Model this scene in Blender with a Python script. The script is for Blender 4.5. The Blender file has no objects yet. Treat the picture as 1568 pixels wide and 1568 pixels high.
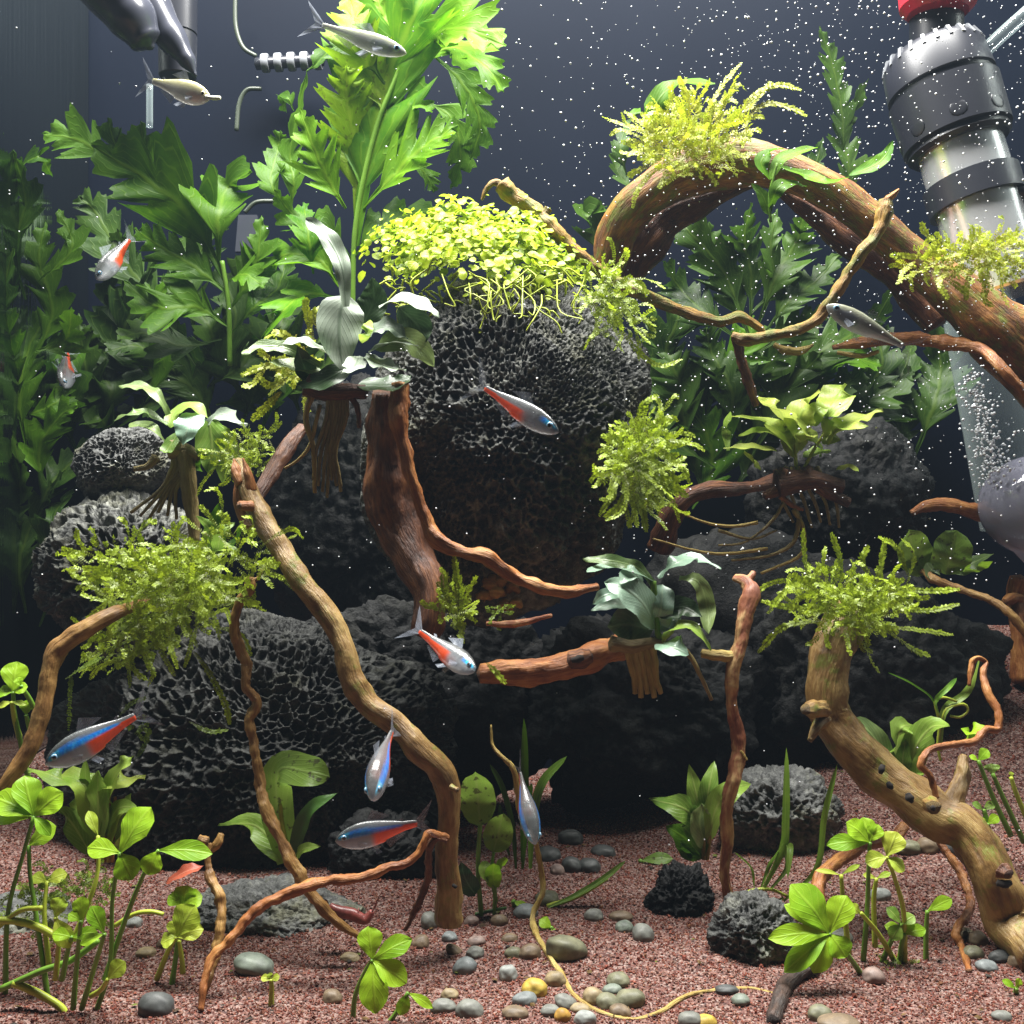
import bpy, bmesh, math, random
import numpy as np
from mathutils import Vector, Matrix, noise
R = math.radians
sc = bpy.context.scene
COL = sc.collection
# ------------------------------------------------------------------ camera, world, lamps, exposure
T = 0.484                                   # tangent of half the field of view
cam = bpy.data.cameras.new('camera'); cam.sensor_fit = 'HORIZONTAL'
cam.angle = 2*math.atan(T); cam.clip_start = 0.01; cam.clip_end = 10
co = bpy.data.objects.new('camera', cam); COL.objects.link(co)
co.location = (0, 0, 0); co.rotation_euler = (R(90), 0, 0)
sc.camera = co
w = bpy.data.worlds.new('World'); sc.world = w; w.use_nodes = True
bg = w.node_tree.nodes['Background']
bg.inputs[0].default_value = (0.55, 0.68, 1.0, 1); bg.inputs[1].default_value = 0.009
def lamp(name, loc, target, size, size_y, power, color):
    l = bpy.data.lights.new(name, 'AREA'); l.shape = 'RECTANGLE'; l.size = size; l.size_y = size_y
    l.energy = power; l.color = color
    o = bpy.data.objects.new(name, l); COL.objects.link(o); o.location = loc
    o.rotation_euler = (Vector(target)-Vector(loc)).to_track_quat('-Z', 'Y').to_euler()
    return o
lamp('aquarium_light', (0.0, 0.355, 0.42), (0.0, 0.350, 0.0), 0.46, 0.12, 12.8, (1.0, 0.985, 0.94))
sc.view_settings.view_transform = 'Standard'; sc.view_settings.look = 'None'
sc.view_settings.exposure = 0.0; sc.view_settings.gamma = 1.0
sc.cycles.use_denoising = True
sc.cycles.max_bounces = 8; sc.cycles.diffuse_bounces = 1; sc.cycles.glossy_bounces = 4
sc.cycles.transparent_max_bounces = 16; sc.cycles.sample_clamp_indirect = 4.0
sc.cycles.caustics_reflective = False; sc.cycles.caustics_refractive = False

# ------------------------------------------------------------------ small helpers
def P(px, py, d): return Vector(((px-784)/784*T*d, d, (784-py)/784*T*d))
def PX(d): return T*d/784
def sst(a, b, x):
    t = min(1, max(0, (x-a)/(b-a))); return t*t*(3-2*t)
def ground(x, y):
    h = -0.1215 + 0.068*sst(0.03, 0.20, x)*sst(0.30, 0.49, y)
    h += 0.020*sst(-0.08, -0.2, x)*sst(0.33, 0.46, y)
    h += 0.0022*noise.noise(Vector((x*22, y*22, 3.1)))+0.0009*noise.noise(Vector((x*70, y*70, 1.7)))
    return h
def G(px, py):
    d = 0.20
    while d < 0.6:
        p = P(px, py, d)
        if p.z <= ground(p.x, p.y): return p
        d += 0.001
    return P(px, py, 0.5)
def V(p):
    return p if isinstance(p, Vector) else P(*p)
CAMV = Vector((0, -1, 0)); UPV = Vector((0, 0, 1))

def spline(pts, n, vals=None):
    """Catmull-Rom through pts, n samples; vals are interpolated along with them."""
    pts = [Vector(p) for p in pts]
    if len(pts) == 2:
        pts = [pts[0], (pts[0]+pts[1])/2, pts[1]]
        if vals: vals = [vals[0], (vals[0]+vals[1])/2, vals[1]]
    m = len(pts)-1
    out, ov = [], []
    for i in range(n):
        s = i/(n-1)*m; k = min(int(s), m-1); t = s-k
        p1, p2 = pts[k], pts[k+1]
        p0 = pts[k-1] if k > 0 else p1*2-p2
        p3 = pts[k+2] if k+2 <= m else p2*2-p1
        out.append(0.5*((2*p1)+(p2-p0)*t+(2*p0-5*p1+4*p2-p3)*t*t+(3*p1-p0-3*p2+p3)*t*t*t))
        if vals:
            tt = t*t*(3-2*t); ov.append(vals[k]*(1-tt)+vals[k+1]*tt)
    return (out, ov) if vals else out

class MB:
    def __init__(s): s.v = []; s.f = []; s.w = []; s.c = []
    def vert(s, p, w=(0, 0, 0), c=(1, 1, 1, 1)):
        s.v.append(tuple(p)); s.w.append(tuple(w)); s.c.append(c); return len(s.v)-1
    def build(s, name, mat, parent=None, base=None, smooth=True, kind=None):
        b = base if base is not None else (parent.location if parent is not None else Vector((0, 0, 0)))
        if parent is not None and base is None:
            q = parent
            b = Vector(q.get('_o', q.location))
        me = bpy.data.meshes.new(name)
        vv = np.array(s.v, dtype=np.float64).reshape(-1, 3)-np.array(b)
        me.from_pydata(vv.tolist(), [], s.f)
        a = me.attributes.new('wc', 'FLOAT_VECTOR', 'POINT'); a.data.foreach_set('vector', np.array(s.w, dtype=np.float32).ravel())
        a = me.attributes.new('Col', 'FLOAT_COLOR', 'POINT'); a.data.foreach_set('color', np.array(s.c, dtype=np.float32).ravel())
        if smooth: me.polygons.foreach_set('use_smooth', np.ones(len(me.polygons), dtype=bool))
        me.materials.append(mat)
        o = bpy.data.objects.new(name, me); COL.objects.link(o)
        if parent is not None:
            o.parent = parent
        else:
            o.location = b
        o['_o'] = [float(x) for x in b]
        if kind: o['kind'] = kind
        return o
def npmesh(name, co, faces, mat, base=(0, 0, 0), wc=None, colr=None, smooth=True, parent=None):
    me = bpy.data.meshes.new(name)
    n, k = faces.shape
    me.vertices.add(len(co)); me.vertices.foreach_set('co', (co-np.array(base)).astype(np.float32).ravel())
    me.loops.add(n*k); me.loops.foreach_set('vertex_index', faces.astype(np.int32).ravel())
    me.polygons.add(n); me.polygons.foreach_set('loop_start', (np.arange(n)*k).astype(np.int32))
    me.polygons.foreach_set('use_smooth', np.full(n, smooth, dtype=bool))
    me.update(calc_edges=True); me.validate()
    if wc is not None:
        a = me.attributes.new('wc', 'FLOAT_VECTOR', 'POINT'); a.data.foreach_set('vector', wc.astype(np.float32).ravel())
    if colr is not None:
        a = me.attributes.new('Col', 'FLOAT_COLOR', 'POINT'); a.data.foreach_set('color', colr.astype(np.float32).ravel())
    me.materials.append(mat)
    o = bpy.data.objects.new(name, me); COL.objects.link(o)
    if parent is not None: o.parent = parent
    else: o.location = base
    o['_o'] = [float(x) for x in base]
    return o
def tag(o, label=None, cat=None, group=None, kind=None):
    if label: o['label'] = label
    if cat: o['category'] = cat
    if group: o['group'] = group
    if kind: o['kind'] = kind
    return o
def thing(name, label, cat, loc, group=None):
    o = bpy.data.objects.new(name, None); COL.objects.link(o); o.location = loc
    o.empty_display_size = 0.01
    o['_o'] = [float(x) for x in loc]
    return tag(o, label, cat, group)

# ------------------------------------------------------------------ mesh pieces
def tube(mb, pts, rad, nseg=10, n=40, rough=0.0, ridge=0.0, seed=0, cap=True, flat=1.0, lump=14.0, squash_dir=None):
    ps, rs = spline(pts, n, list(rad))
    ring0 = None; s = 0.0
    t = (ps[1]-ps[0]).normalized()
    ref = Vector((0, 1, 0)) if abs(t.y) < 0.9 else Vector((1, 0, 0))
    nrm = (ref-t*ref.dot(t)).normalized()
    rmax = max(rad)
    rings = []
    if cap:
        pass
    for j in range(n):
        t = ((ps[min(j+1, n-1)]-ps[max(j-1, 0)])).normalized()
        nrm = (nrm-t*nrm.dot(t)).normalized()
        bi = t.cross(nrm)
        if j: s += (ps[j]-ps[j-1]).length
        ring = []
        for k in range(nseg):
            a = 2*math.pi*k/nseg
            ca, sa = math.cos(a), math.sin(a)
            r = rs[j]
            q = Vector((ca*1.1, sa*1.1, s/(rmax*4)+seed*7.3))
            if rough: r *= 1+rough*noise.noise(Vector((ca*0.8, sa*0.8, s/rmax*0.55+seed*3.1)))+rough*0.5*noise.noise(Vector((ca*1.9, sa*1.9, s/rmax*1.3+seed)))
            if ridge: r *= 1+ridge*noise.noise(Vector((ca*4.2, sa*4.2, s/rmax*0.3+seed)))
            p = ps[j]+nrm*(ca*r)+bi*(sa*r*flat)
            ring.append(mb.vert(p, (ca*rmax, sa*rmax, s+seed*0.37)))
        if rings:
            a = rings[-1]
            for k in range(nseg):
                mb.f.append((a[k], a[(k+1) % nseg], ring[(k+1) % nseg], ring[k]))
        rings.append(ring)
    if cap:
        for ring, p, tt, rr in ((rings[0], ps[0], (ps[0]-ps[1]).normalized(), rs[0]), (rings[-1], ps[-1], (ps[-1]-ps[-2]).normalized(), rs[-1])):
            c = mb.vert(p+tt*rr*0.35, (0, 0, 0.0 if ring is rings[0] else s))
            for k in range(nseg):
                f = (ring[k], ring[(k+1) % nseg], c)
                mb.f.append(f if ring is rings[-1] else f[::-1])
    return ps, rs
PROFS = {
    'ovate': lambda s: (math.sin(math.pi*min(1, s**0.72))**0.85)*(0.96)+0.06*(1-s),
    'lance': lambda s: math.sin(math.pi*s**0.85)**0.8+0.08*(1-s),
    'round': lambda s: max(0.05*(1-s), math.sqrt(max(0, 1-(2*s**1.05-1)**2)))**0.9,
    'obovate': lambda s: max(0.06, math.sin(math.pi*min(1, s**1.45))**0.75) if s < 0.995 else 0.05,
    'spoon': lambda s: 0.10 if s < 0.35 else max(0.1*(1-s), math.sin(math.pi*((s-0.28)/0.72))**0.75),
    'strap': lambda s: min(1, 0.6+s*2)*(1-max(0, (s-0.75)/0.25)**2)**0.7 if s < 1 else 0.02,
    'ribbon': lambda s: min(1, 0.35+s*1.6)*(1-max(0, (s-0.7)/0.3)**2)**0.6 if s < 1 else 0.02,
    'lobe': lambda s: min(1, 0.62+s*0.9)*(1-max(0, (s-0.42)/0.58)**1.9)**0.75 if s < 1 else 0.02,
    'wing': lambda s: min(1, 0.22+s*1.5)*(1-max(0, (s-0.5)/0.5)**1.6*.75),
}
def blade(mb, pts, wid, facing=None, prof='ovate', fold=0.12, wave=0.0, nl=12, nw=6, seed=0, wfreq=3.0, jag=0.0, c=(1, 1, 1, 1)):
    """A leaf: midrib through pts, width wid (metres), the blade's normal near facing."""
    pts = [V(p) for p in pts]
    fc = (facing if facing is not None else (CAMV*0.8+UPV*0.6)).normalized()
    ps = spline(pts, nl+1)
    f = PROFS[prof]
    rows = []
    for j in range(nl+1):
        s = j/nl
        t = (ps[min(j+1, nl)]-ps[max(j-1, 0)]).normalized()
        lat = t.cross(fc)
        if lat.length < 0.05: lat = t.cross(UPV+Vector((0.3, 0, 0)))
        lat.normalize(); nor = lat.cross(t).normalized()
        wj = wid*0.5*f(s)
        if jag: wj *= 1+jag*math.sin(s*wfreq*19+seed)
        row = []
        for k in range(nw+1):
            u = -1+2*k/nw
            au = abs(u)
            z = fold*au*wj*1.2+wave*wid*au**1.5*math.sin(s*wfreq*6.283+seed*1.7+(2.1 if u > 0 else 0))
            z += 0.05*wid*noise.noise(Vector((u*1.2+seed*3.3, s*3, seed)))
            p = ps[j]+lat*(u*wj)+nor*z
            row.append(mb.vert(p, (u*0.5+0.5, s, (seed*0.6180339) % 1.0), c))
        if rows:
            a = rows[-1]
            for k in range(nw): mb.f.append((a[k], a[k+1], row[k+1], row[k]))
        rows.append(row)
    return ps
def frond(mb, pts, wid, nl=5, facing=None, seed=0, sub=True, forward=0.75, lobew=0.25):
    """One deeply lobed fern blade: a single thin lamina whose lobes slant forward, with teeth, curls and a winged stalk."""
    rg = random.Random(seed*17+3)
    pts = [V(p) for p in pts]
    fc = (facing if facing is not None else (CAMV*0.9+UPV*0.45)).normalized()
    nl = max(2, int(round(nl*(0.25/lobew)**.5))); M = nl*11+8; nw = 5
    ps = spline(pts, M+1)
    ends = pts[-1]+(pts[-1]-pts[-2]).normalized()*wid*0.10
    lb = {}
    for sd in (-1, 1):
        lb[sd] = [(rg.uniform(.72, 1.2), rg.uniform(-.30, .30), rg.uniform(-.45, .30), rg.uniform(-.3, .3)) for _ in range(nl+2)]
    ph = {-1: rg.uniform(0, .25), 1: rg.uniform(.35, .6)}
    grid = []
    for j in range(M+1):
        s = j/M
        t = (ps[min(j+1, M)]-ps[max(j-1, 0)]).normalized()
        lat = t.cross(fc)
        if lat.length < .05: lat = t.cross(Vector((.3, 0, 1)))
        lat.normalize(); nor = lat.cross(t).normalized()
        row = []
        for sd in (-1, 1):
            st = 0.16
            if s < st: w_ = 0.05+0.05*s/st; i_ = 0; fr = .5; L_ = lb[sd][0]
            else:
                q = (s-st)/(1-st)*nl+ph[sd]; i_ = int(q); fr = q-i_; L_ = lb[sd][min(i_, nl+1)]
                lobe = max(0, math.sin(math.pi*fr**.85))**0.55
                env = math.sin(math.pi*min(1, .22+.66*s+.06))**.8*(1-.55*s**3)
                w_ = env*(0.17+0.83*lobe*L_[0])*(1 if s < .93 else (1-s)/.07*.8+.2)
                w_ *= 1+0.10*math.sin(fr*17+i_)
                if s < st+.06: w_ = max(.09, w_*(s-st)/.06)
            seq = range(nw, 0, -1) if sd < 0 else range(0, nw+1)
            for k in seq:
                u = k/nw; x = u*w_*wid*0.5
                fwd = x*(forward+0.25*L_[1])+x*x/(wid)*.5
                z = wid*(0.10*u*u*L_[2]*min(1, w_*1.4)+0.05*u*math.sin(fr*6.28+i_*2.1)*L_[3]*3+0.025*noise.noise(Vector((u*2*sd+seed, s*8, seed*.7))))+x*0.14
                p = ps[j]+lat*(sd*x)+t*fwd+nor*z
                row.append(mb.vert(p, (.5+sd*u*.5, s, (seed*.6180339) % 1)))
        if grid:
            a_ = grid[-1]
            for k in range(len(row)-1): mb.f.append((a_[k], a_[k+1], row[k+1], row[k]))
        grid.append(row)
ICO = {}
def ico(sub):
    if sub not in ICO:
        bm = bmesh.new(); bmesh.ops.create_icosphere(bm, subdivisions=sub, radius=1.0)
        v = np.array([x.co[:] for x in bm.verts]); f = np.array([[q.index for q in p.verts] for p in bm.faces])
        bm.free(); ICO[sub] = (v, f)
    return ICO[sub]
def joined(kind_v, kind_f, pos, scl, rots=None):
    """numpy copies of one small mesh, joined."""
    n = len(pos); m = len(kind_v)
    vv = kind_v[None, :, :]*scl[:, None, :]
    if rots is not None: vv = np.einsum('nij,nkj->nki', rots, vv)
    vv = vv+pos[:, None, :]
    ff = kind_f[None, :, :]+(np.arange(n)*m)[:, None, None]
    return vv.reshape(-1, 3), ff.reshape(-1, kind_f.shape[1])
def rand_rots(rng, n):
    q = rng.normal(size=(n, 4)); q /= np.linalg.norm(q, axis=1)[:, None]
    a, b, c, d = q.T
    return np.stack([np.stack([1-2*(c*c+d*d), 2*(b*c-a*d), 2*(b*d+a*c)], 1), np.stack([2*(b*c+a*d), 1-2*(b*b+d*d), 2*(c*d-a*b)], 1), np.stack([2*(b*d-a*c), 2*(c*d+a*b), 1-2*(b*b+c*c)], 1)], 1)

# ------------------------------------------------------------------ materials
def newmat(name):
    m = bpy.data.materials.new(name); m.use_nodes = True
    nt = m.node_tree; b = nt.nodes['Principled BSDF']; return m, nt, b
def N(nt, t, **k):
    n = nt.nodes.new(t)
    for a, v in k.items():
        if a in ('inp',):
            for i, x in v.items(): n.inputs[i].default_value = x
        else: setattr(n, a, v)
    return n
def ramp(nt, fac, stops):
    r = nt.nodes.new('ShaderNodeValToRGB'); e = r.color_ramp.elements
    while len(e) < len(stops): e.new(0.5)
    for q, (p, c) in zip(e, stops): q.position = p; q.color = (*c, 1)
    nt.links.new(fac, r.inputs[0]); return r
def wcn(nt, scale):
    a = N(nt, 'ShaderNodeAttribute', attribute_name='wc')
    mp = N(nt, 'ShaderNodeMapping'); mp.inputs['Scale'].default_value = scale
    nt.links.new(a.outputs['Vector'], mp.inputs['Vector']); return mp.outputs[0]
def noi(nt, vec, scale, detail=4, rough=0.6):
    n = N(nt, 'ShaderNodeTexNoise', inp={'Scale': scale, 'Detail': detail, 'Roughness': rough})
    if vec is not None: nt.links.new(vec, n.inputs['Vector'])
    return n.outputs[0]
def objvec(nt): return N(nt, 'ShaderNodeTexCoord').outputs['Object']
def bump(nt, b, h, strength, dist):
    bp = N(nt, 'ShaderNodeBump', inp={'Strength': strength, 'Distance': dist})
    nt.links.new(h, bp.inputs['Height']); nt.links.new(bp.outputs[0], b.inputs['Normal']); return bp
def wood_mat(name, dark, mid, lite, algae=0.0, rough=0.55, bias=0.5, streak=0.5):
    m, nt, b = newmat(name)
    v = wcn(nt, (1, 1, 0.16)); n1 = noi(nt, v, 900, 5, 0.65)
    v2 = wcn(nt, (1, 1, 0.7)); n2 = noi(nt, v2, 130, 3, 0.6)
    ad = N(nt, 'ShaderNodeMath', operation='MULTIPLY_ADD', inp={1: streak, 2: 0.0}); nt.links.new(n1, ad.inputs[0])
    ad2 = N(nt, 'ShaderNodeMath', operation='MULTIPLY_ADD', inp={1: 1-streak}); nt.links.new(n2, ad2.inputs[0]); nt.links.new(ad.outputs[0], ad2.inputs[2])
    r = ramp(nt, ad2.outputs[0], [(bias-0.17, dark), (bias, mid), (bias+0.14, lite)])
    outc = r.outputs[0]
    if algae:
        n3 = noi(nt, wcn(nt, (1, 1, 1)), 160, 4, 0.65)
        rr = ramp(nt, n3, [(0.62-algae*0.35, (0, 0, 0)), (0.72-algae*0.2, (1, 1, 1))])
        mx = N(nt, 'ShaderNodeMix', data_type='RGBA'); nt.links.new(rr.outputs[0], mx.inputs['Factor'])
        nt.links.new(outc, mx.inputs['A']); mx.inputs['B'].default_value = (0.16, 0.17, 0.025, 1); outc = mx.outputs['Result']
    nt.links.new(outc, b.inputs['Base Color']); b.inputs['Roughness'].default_value = rough
    b.inputs['Specular IOR Level'].default_value = 0.4
    bump(nt, b, ad2.outputs[0], 0.9, 0.0020)
    return m
WOOD_TAN = wood_mat('wood_tan', (0.10, 0.04, 0.012), (0.28, 0.145, 0.042), (0.46, 0.28, 0.09), 0, 0.45, 0.48, 0.4)
WOOD_OLIVE = wood_mat('wood_olive', (0.06, 0.028, 0.010), (0.22, 0.125, 0.038), (0.38, 0.26, 0.095), 0.22, 0.42, 0.47, 0.34)
WOOD_ORANGE = wood_mat('wood_orange', (0.10, 0.028, 0.010), (0.30, 0.105, 0.028), (0.48, 0.22, 0.065), 0, 0.45, 0.48, 0.4)
WOOD_BROWN = wood_mat('wood_brown', (0.03, 0.011, 0.006), (0.11, 0.038, 0.016), (0.26, 0.105, 0.036), 0, 0.5)
WOOD_ARCH = wood_mat('wood_arch', (0.045, 0.018, 0.008), (0.20, 0.08, 0.022), (0.48, 0.22, 0.055), 0.38, 0.55, 0.5, 0.35)
WOOD_GREEN = wood_mat('wood_mossy', (0.10, 0.045, 0.010), (0.27, 0.145, 0.025), (0.42, 0.25, 0.045), 0.5)
WOOD_RED = wood_mat('wood_red_flecked', (0.11, 0.025, 0.018), (0.30, 0.11, 0.05), (0.66, 0.45, 0.20), 0, 0.5, 0.47, 0.25)
WOOD_BLACK = wood_mat('wood_blackened', (0.012, 0.01, 0.009), (0.035, 0.024, 0.02), (0.10, 0.06, 0.045))
ROOT_YELLOW = wood_mat('root_yellow', (0.22, 0.13, 0.03), (0.42, 0.30, 0.08), (0.55, 0.44, 0.16))
ROOT_OLIVE = wood_mat('root_olive', (0.12, 0.085, 0.03), (0.28, 0.21, 0.075), (0.42, 0.34, 0.14))

def leaf_mat(name, lite, dark, vein=None, trans=0.35, rough=0.35, spec=0.5, side=9.0, veinamt=0.6, spot=0.0):
    m, nt, b = newmat(name)
    a = N(nt, 'ShaderNodeAttribute', attribute_name='wc')
    sx = N(nt, 'ShaderNodeSeparateXYZ'); nt.links.new(a.outputs['Vector'], sx.inputs[0])
    n1 = noi(nt, objvec(nt), 90, 3, 0.6)
    # tone: the leaf's own seed plus a broad mottling
    t = N(nt, 'ShaderNodeMath', operation='MULTIPLY_ADD', inp={1: 0.5}); nt.links.new(sx.outputs[2], t.inputs[0]); nt.links.new(n1, t.inputs[2])
    base = ramp(nt, t.outputs[0], [(0.40, dark), (0.85, lite)]).outputs[0]
    au = N(nt, 'ShaderNodeMath', operation='SUBTRACT', inp={1: 0.5}); nt.links.new(sx.outputs[0], au.inputs[0])
    ab = N(nt, 'ShaderNodeMath', operation='ABSOLUTE'); nt.links.new(au.outputs[0], ab.inputs[0])
    mid = N(nt, 'ShaderNodeMapRange', inp={1: 0.015, 2: 0.06, 3: 1.0, 4: 0.0}); nt.links.new(ab.outputs[0], mid.inputs[0])
    # side veins run out and forward from the midrib
    ph = N(nt, 'ShaderNodeMath', operation='MULTIPLY_ADD', inp={1: -0.9}); nt.links.new(ab.outputs[0], ph.inputs[0]); nt.links.new(sx.outputs[1], ph.inputs[2])
    ml = N(nt, 'ShaderNodeMath', operation='MULTIPLY', inp={1: side*6.283}); nt.links.new(ph.outputs[0], ml.inputs[0])
    sn = N(nt, 'ShaderNodeMath', operation='SINE'); nt.links.new(ml.outputs[0], sn.inputs[0])
    sv = N(nt, 'ShaderNodeMapRange', inp={1: 0.72, 2: 1.0, 3: 0.0, 4: 0.5}); nt.links.new(sn.outputs[0], sv.inputs[0])
    mxv = N(nt, 'ShaderNodeMath', operation='MAXIMUM'); nt.links.new(mid.outputs[0], mxv.inputs[0]); nt.links.new(sv.outputs[0], mxv.inputs[1])
    fm = N(nt, 'ShaderNodeMath', operation='MULTIPLY', inp={1: veinamt}); nt.links.new(mxv.outputs[0], fm.inputs[0])
    mx = N(nt, 'ShaderNodeMix', data_type='RGBA'); nt.links.new(fm.outputs[0], mx.inputs['Factor']); nt.links.new(base, mx.inputs['A'])
    vc = vein or tuple(min(1, x*1.5+0.03) for x in lite); mx.inputs['B'].default_value = (*vc, 1)
    outc = mx.outputs['Result']
    if spot:
        n4 = noi(nt, objvec(nt), 420, 2, 0.5)
        rr = ramp(nt, n4, [(0.60, (0, 0, 0)), (0.68, (spot, spot, spot))])
        m2 = N(nt, 'ShaderNodeMix', data_type='RGBA'); nt.links.new(rr.outputs[0], m2.inputs['Factor']); nt.links.new(outc, m2.inputs['A'])
        m2.inputs['B'].default_value = (0.05, 0.035, 0.012, 1); outc = m2.outputs['Result']
    nt.links.new(outc, b.inputs['Base Color']); b.inputs['Roughness'].default_value = rough
    b.inputs['Specular IOR Level'].default_value = spec
    bump(nt, b, mxv.outputs[0], 0.25, 0.0006)
    tr = N(nt, 'ShaderNodeBsdfTranslucent'); nt.links.new(outc, tr.inputs['Color'])
    ms = N(nt, 'ShaderNodeMixShader', inp={0: trans}); nt.links.new(b.outputs[0], ms.inputs[1]); nt.links.new(tr.outputs[0], ms.inputs[2])
    nt.links.new(ms.outputs[0], nt.nodes['Material Output'].inputs['Surface'])
    return m
FERN = leaf_mat('fern_green', (0.16, 0.36, 0.008), (0.06, 0.21, 0.005), (0.28, 0.46, 0.03), 0.45, 0.45, 0.22, 8, 0.5)
FERN_Y = leaf_mat('fern_yellowing', (0.20, 0.35, 0.010), (0.09, 0.21, 0.006), (0.32, 0.45, 0.04), 0.45, 0.45, 0.22, 8, 0.5, 0.5)
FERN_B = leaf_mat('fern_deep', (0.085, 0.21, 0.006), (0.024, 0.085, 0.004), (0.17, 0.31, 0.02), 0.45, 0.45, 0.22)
FERN_D = leaf_mat('fern_shade', (0.045, 0.10, 0.010), (0.014, 0.04, 0.005), (0.09, 0.15, 0.02), 0.4, 0.45, 0.2)  # darker copy of the fern green; background shade is put into the colour
SILVER = leaf_mat('leaf_silver_green', (0.36, 0.43, 0.33), (0.22, 0.29, 0.20), (0.10, 0.16, 0.09), 0.12, 0.42, 0.5, 10, 0.6)  # pale base: the lamp's gloss on these leaves is put into the colour
BLUEGREEN = leaf_mat('leaf_blue_green', (0.33, 0.50, 0.36), (0.17, 0.32, 0.22), (0.48, 0.60, 0.42), 0.18, 0.33, 0.8, 11, 0.45)
OLIVELEAF = leaf_mat('leaf_olive', (0.26, 0.36, 0.12), (0.10, 0.18, 0.05), None, 0.3, 0.35, 0.6)
DARKLEAF = leaf_mat('leaf_dark', (0.05, 0.10, 0.035), (0.02, 0.05, 0.018), None, 0.25, 0.35, 0.5)
CLOVER = leaf_mat('clover_green', (0.38, 0.64, 0.025), (0.20, 0.44, 0.015), (0.50, 0.72, 0.08), 0.42, 0.42, 0.3, 5, 0.3)
CLOVER_Y = leaf_mat('clover_yellow', (0.55, 0.66, 0.07), (0.32, 0.48, 0.03), (0.6, 0.7, 0.15), 0.4, 0.4, 0.4, 5, 0.3)
CRYPT = leaf_mat('crypt_green', (0.30, 0.48, 0.07), (0.13, 0.27, 0.03), (0.48, 0.60, 0.16), 0.4, 0.38, 0.5, 8, 0.6)
CRYPT_S = leaf_mat('crypt_spotted', (0.26, 0.44, 0.06), (0.12, 0.24, 0.03), (0.36, 0.50, 0.12), 0.4, 0.4, 0.5, 8, 0.5, 0.8)
YELLOWLEAF = leaf_mat('leaf_yellow', (0.56, 0.66, 0.13), (0.27, 0.46, 0.045), (0.36, 0.52, 0.10), 0.4, 0.38, 0.4, 8, 0.6)
CARPET = leaf_mat('carpet_leaf', (0.50, 0.62, 0.03), (0.20, 0.36, 0.010), None, 0.45, 0.4, 0.4, 4, 0.1)
GRASS = leaf_mat('grass_blade', (0.25, 0.46, 0.05), (0.12, 0.28, 0.03), None, 0.4, 0.4, 0.4, 1, 0.4)
REDLEAF = leaf_mat('leaf_red', (0.60, 0.14, 0.07), (0.38, 0.06, 0.03), (0.7, 0.3, 0.2), 0.35, 0.4)
def moss_mat(name, c0, c1, c2):
    m, nt, b = newmat(name)
    a = N(nt, 'ShaderNodeAttribute', attribute_name='wc')
    sx = N(nt, 'ShaderNodeSeparateXYZ'); nt.links.new(a.outputs['Vector'], sx.inputs[0])
    n1 = noi(nt, objvec(nt), 130, 3, 0.6)
    ad = N(nt, 'ShaderNodeMath', operation='MULTIPLY_ADD', inp={1: 0.55, 2: 0.0}); nt.links.new(sx.outputs[1], ad.inputs[0])
    ad2 = N(nt, 'ShaderNodeMath', operation='MULTIPLY_ADD', inp={1: 0.6}); nt.links.new(n1, ad2.inputs[0]); nt.links.new(ad.outputs[0], ad2.inputs[2])
    r = ramp(nt, ad2.outputs[0], [(0.2, c0), (0.5, c1), (0.85, c2)])
    nt.links.new(r.outputs[0], b.inputs['Base Color']); b.inputs['Roughness'].default_value = 0.45
    tr = N(nt, 'ShaderNodeBsdfTranslucent'); nt.links.new(r.outputs[0], tr.inputs['Color'])
    ms = N(nt, 'ShaderNodeMixShader', inp={0: 0.4}); nt.links.new(b.outputs[0], ms.inputs[1]); nt.links.new(tr.outputs[0], ms.inputs[2])
    nt.links.new(ms.outputs[0], nt.nodes['Material Output'].inputs['Surface'])
    return m
MOSS = moss_mat('moss_green', (0.09, 0.075, 0.012), (0.25, 0.34, 0.016), (0.44, 0.58, 0.03))
MOSS_Y = moss_mat('moss_yellow', (0.24, 0.17, 0.02), (0.38, 0.42, 0.025), (0.50, 0.62, 0.04))
MOSS_D = moss_mat('moss_dark', (0.05, 0.055, 0.01), (0.14, 0.21, 0.016), (0.28, 0.42, 0.03))

def rock_mat(name, c0, c1, c2):
    m, nt, b = newmat(name)
    n1 = noi(nt, objvec(nt), 260, 5, 0.7); n2 = noi(nt, objvec(nt), 40, 3, 0.6)
    ad = N(nt, 'ShaderNodeMath', operation='MULTIPLY_ADD', inp={1: 0.6, 2: 0.0}); nt.links.new(n1, ad.inputs[0])
    ad2 = N(nt, 'ShaderNodeMath', operation='MULTIPLY_ADD', inp={1: 0.4}); nt.links.new(n2, ad2.inputs[0]); nt.links.new(ad.outputs[0], ad2.inputs[2])
    r = ramp(nt, ad2.outputs[0], [(0.36, c0), (0.5, c1), (0.66, c2)])
    al = ramp(nt, noi(nt, objvec(nt), 55, 4, 0.7), [(0.52, (0, 0, 0)), (0.68, (0.55, 0.55, 0.55))])
    mx = N(nt, 'ShaderNodeMix', data_type='RGBA'); nt.links.new(al.outputs[0], mx.inputs['Factor']); nt.links.new(r.outputs[0], mx.inputs['A'])
    mx.inputs['B'].default_value = (c1[0]*1.5, c1[1]*1.45, c1[2]*.6, 1)
    nt.links.new(mx.outputs['Result'], b.inputs['Base Color']); b.inputs['Roughness'].default_value = 0.6
    b.inputs['Specular IOR Level'].default_value = 0.22
    bump(nt, b, noi(nt, objvec(nt), 700, 4, 0.7), 0.6, 0.0012)
    return m
LAVA = rock_mat('lava_rock', (0.02, 0.02, 0.02), (0.07, 0.071, 0.067), (0.26, 0.265, 0.235))
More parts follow.
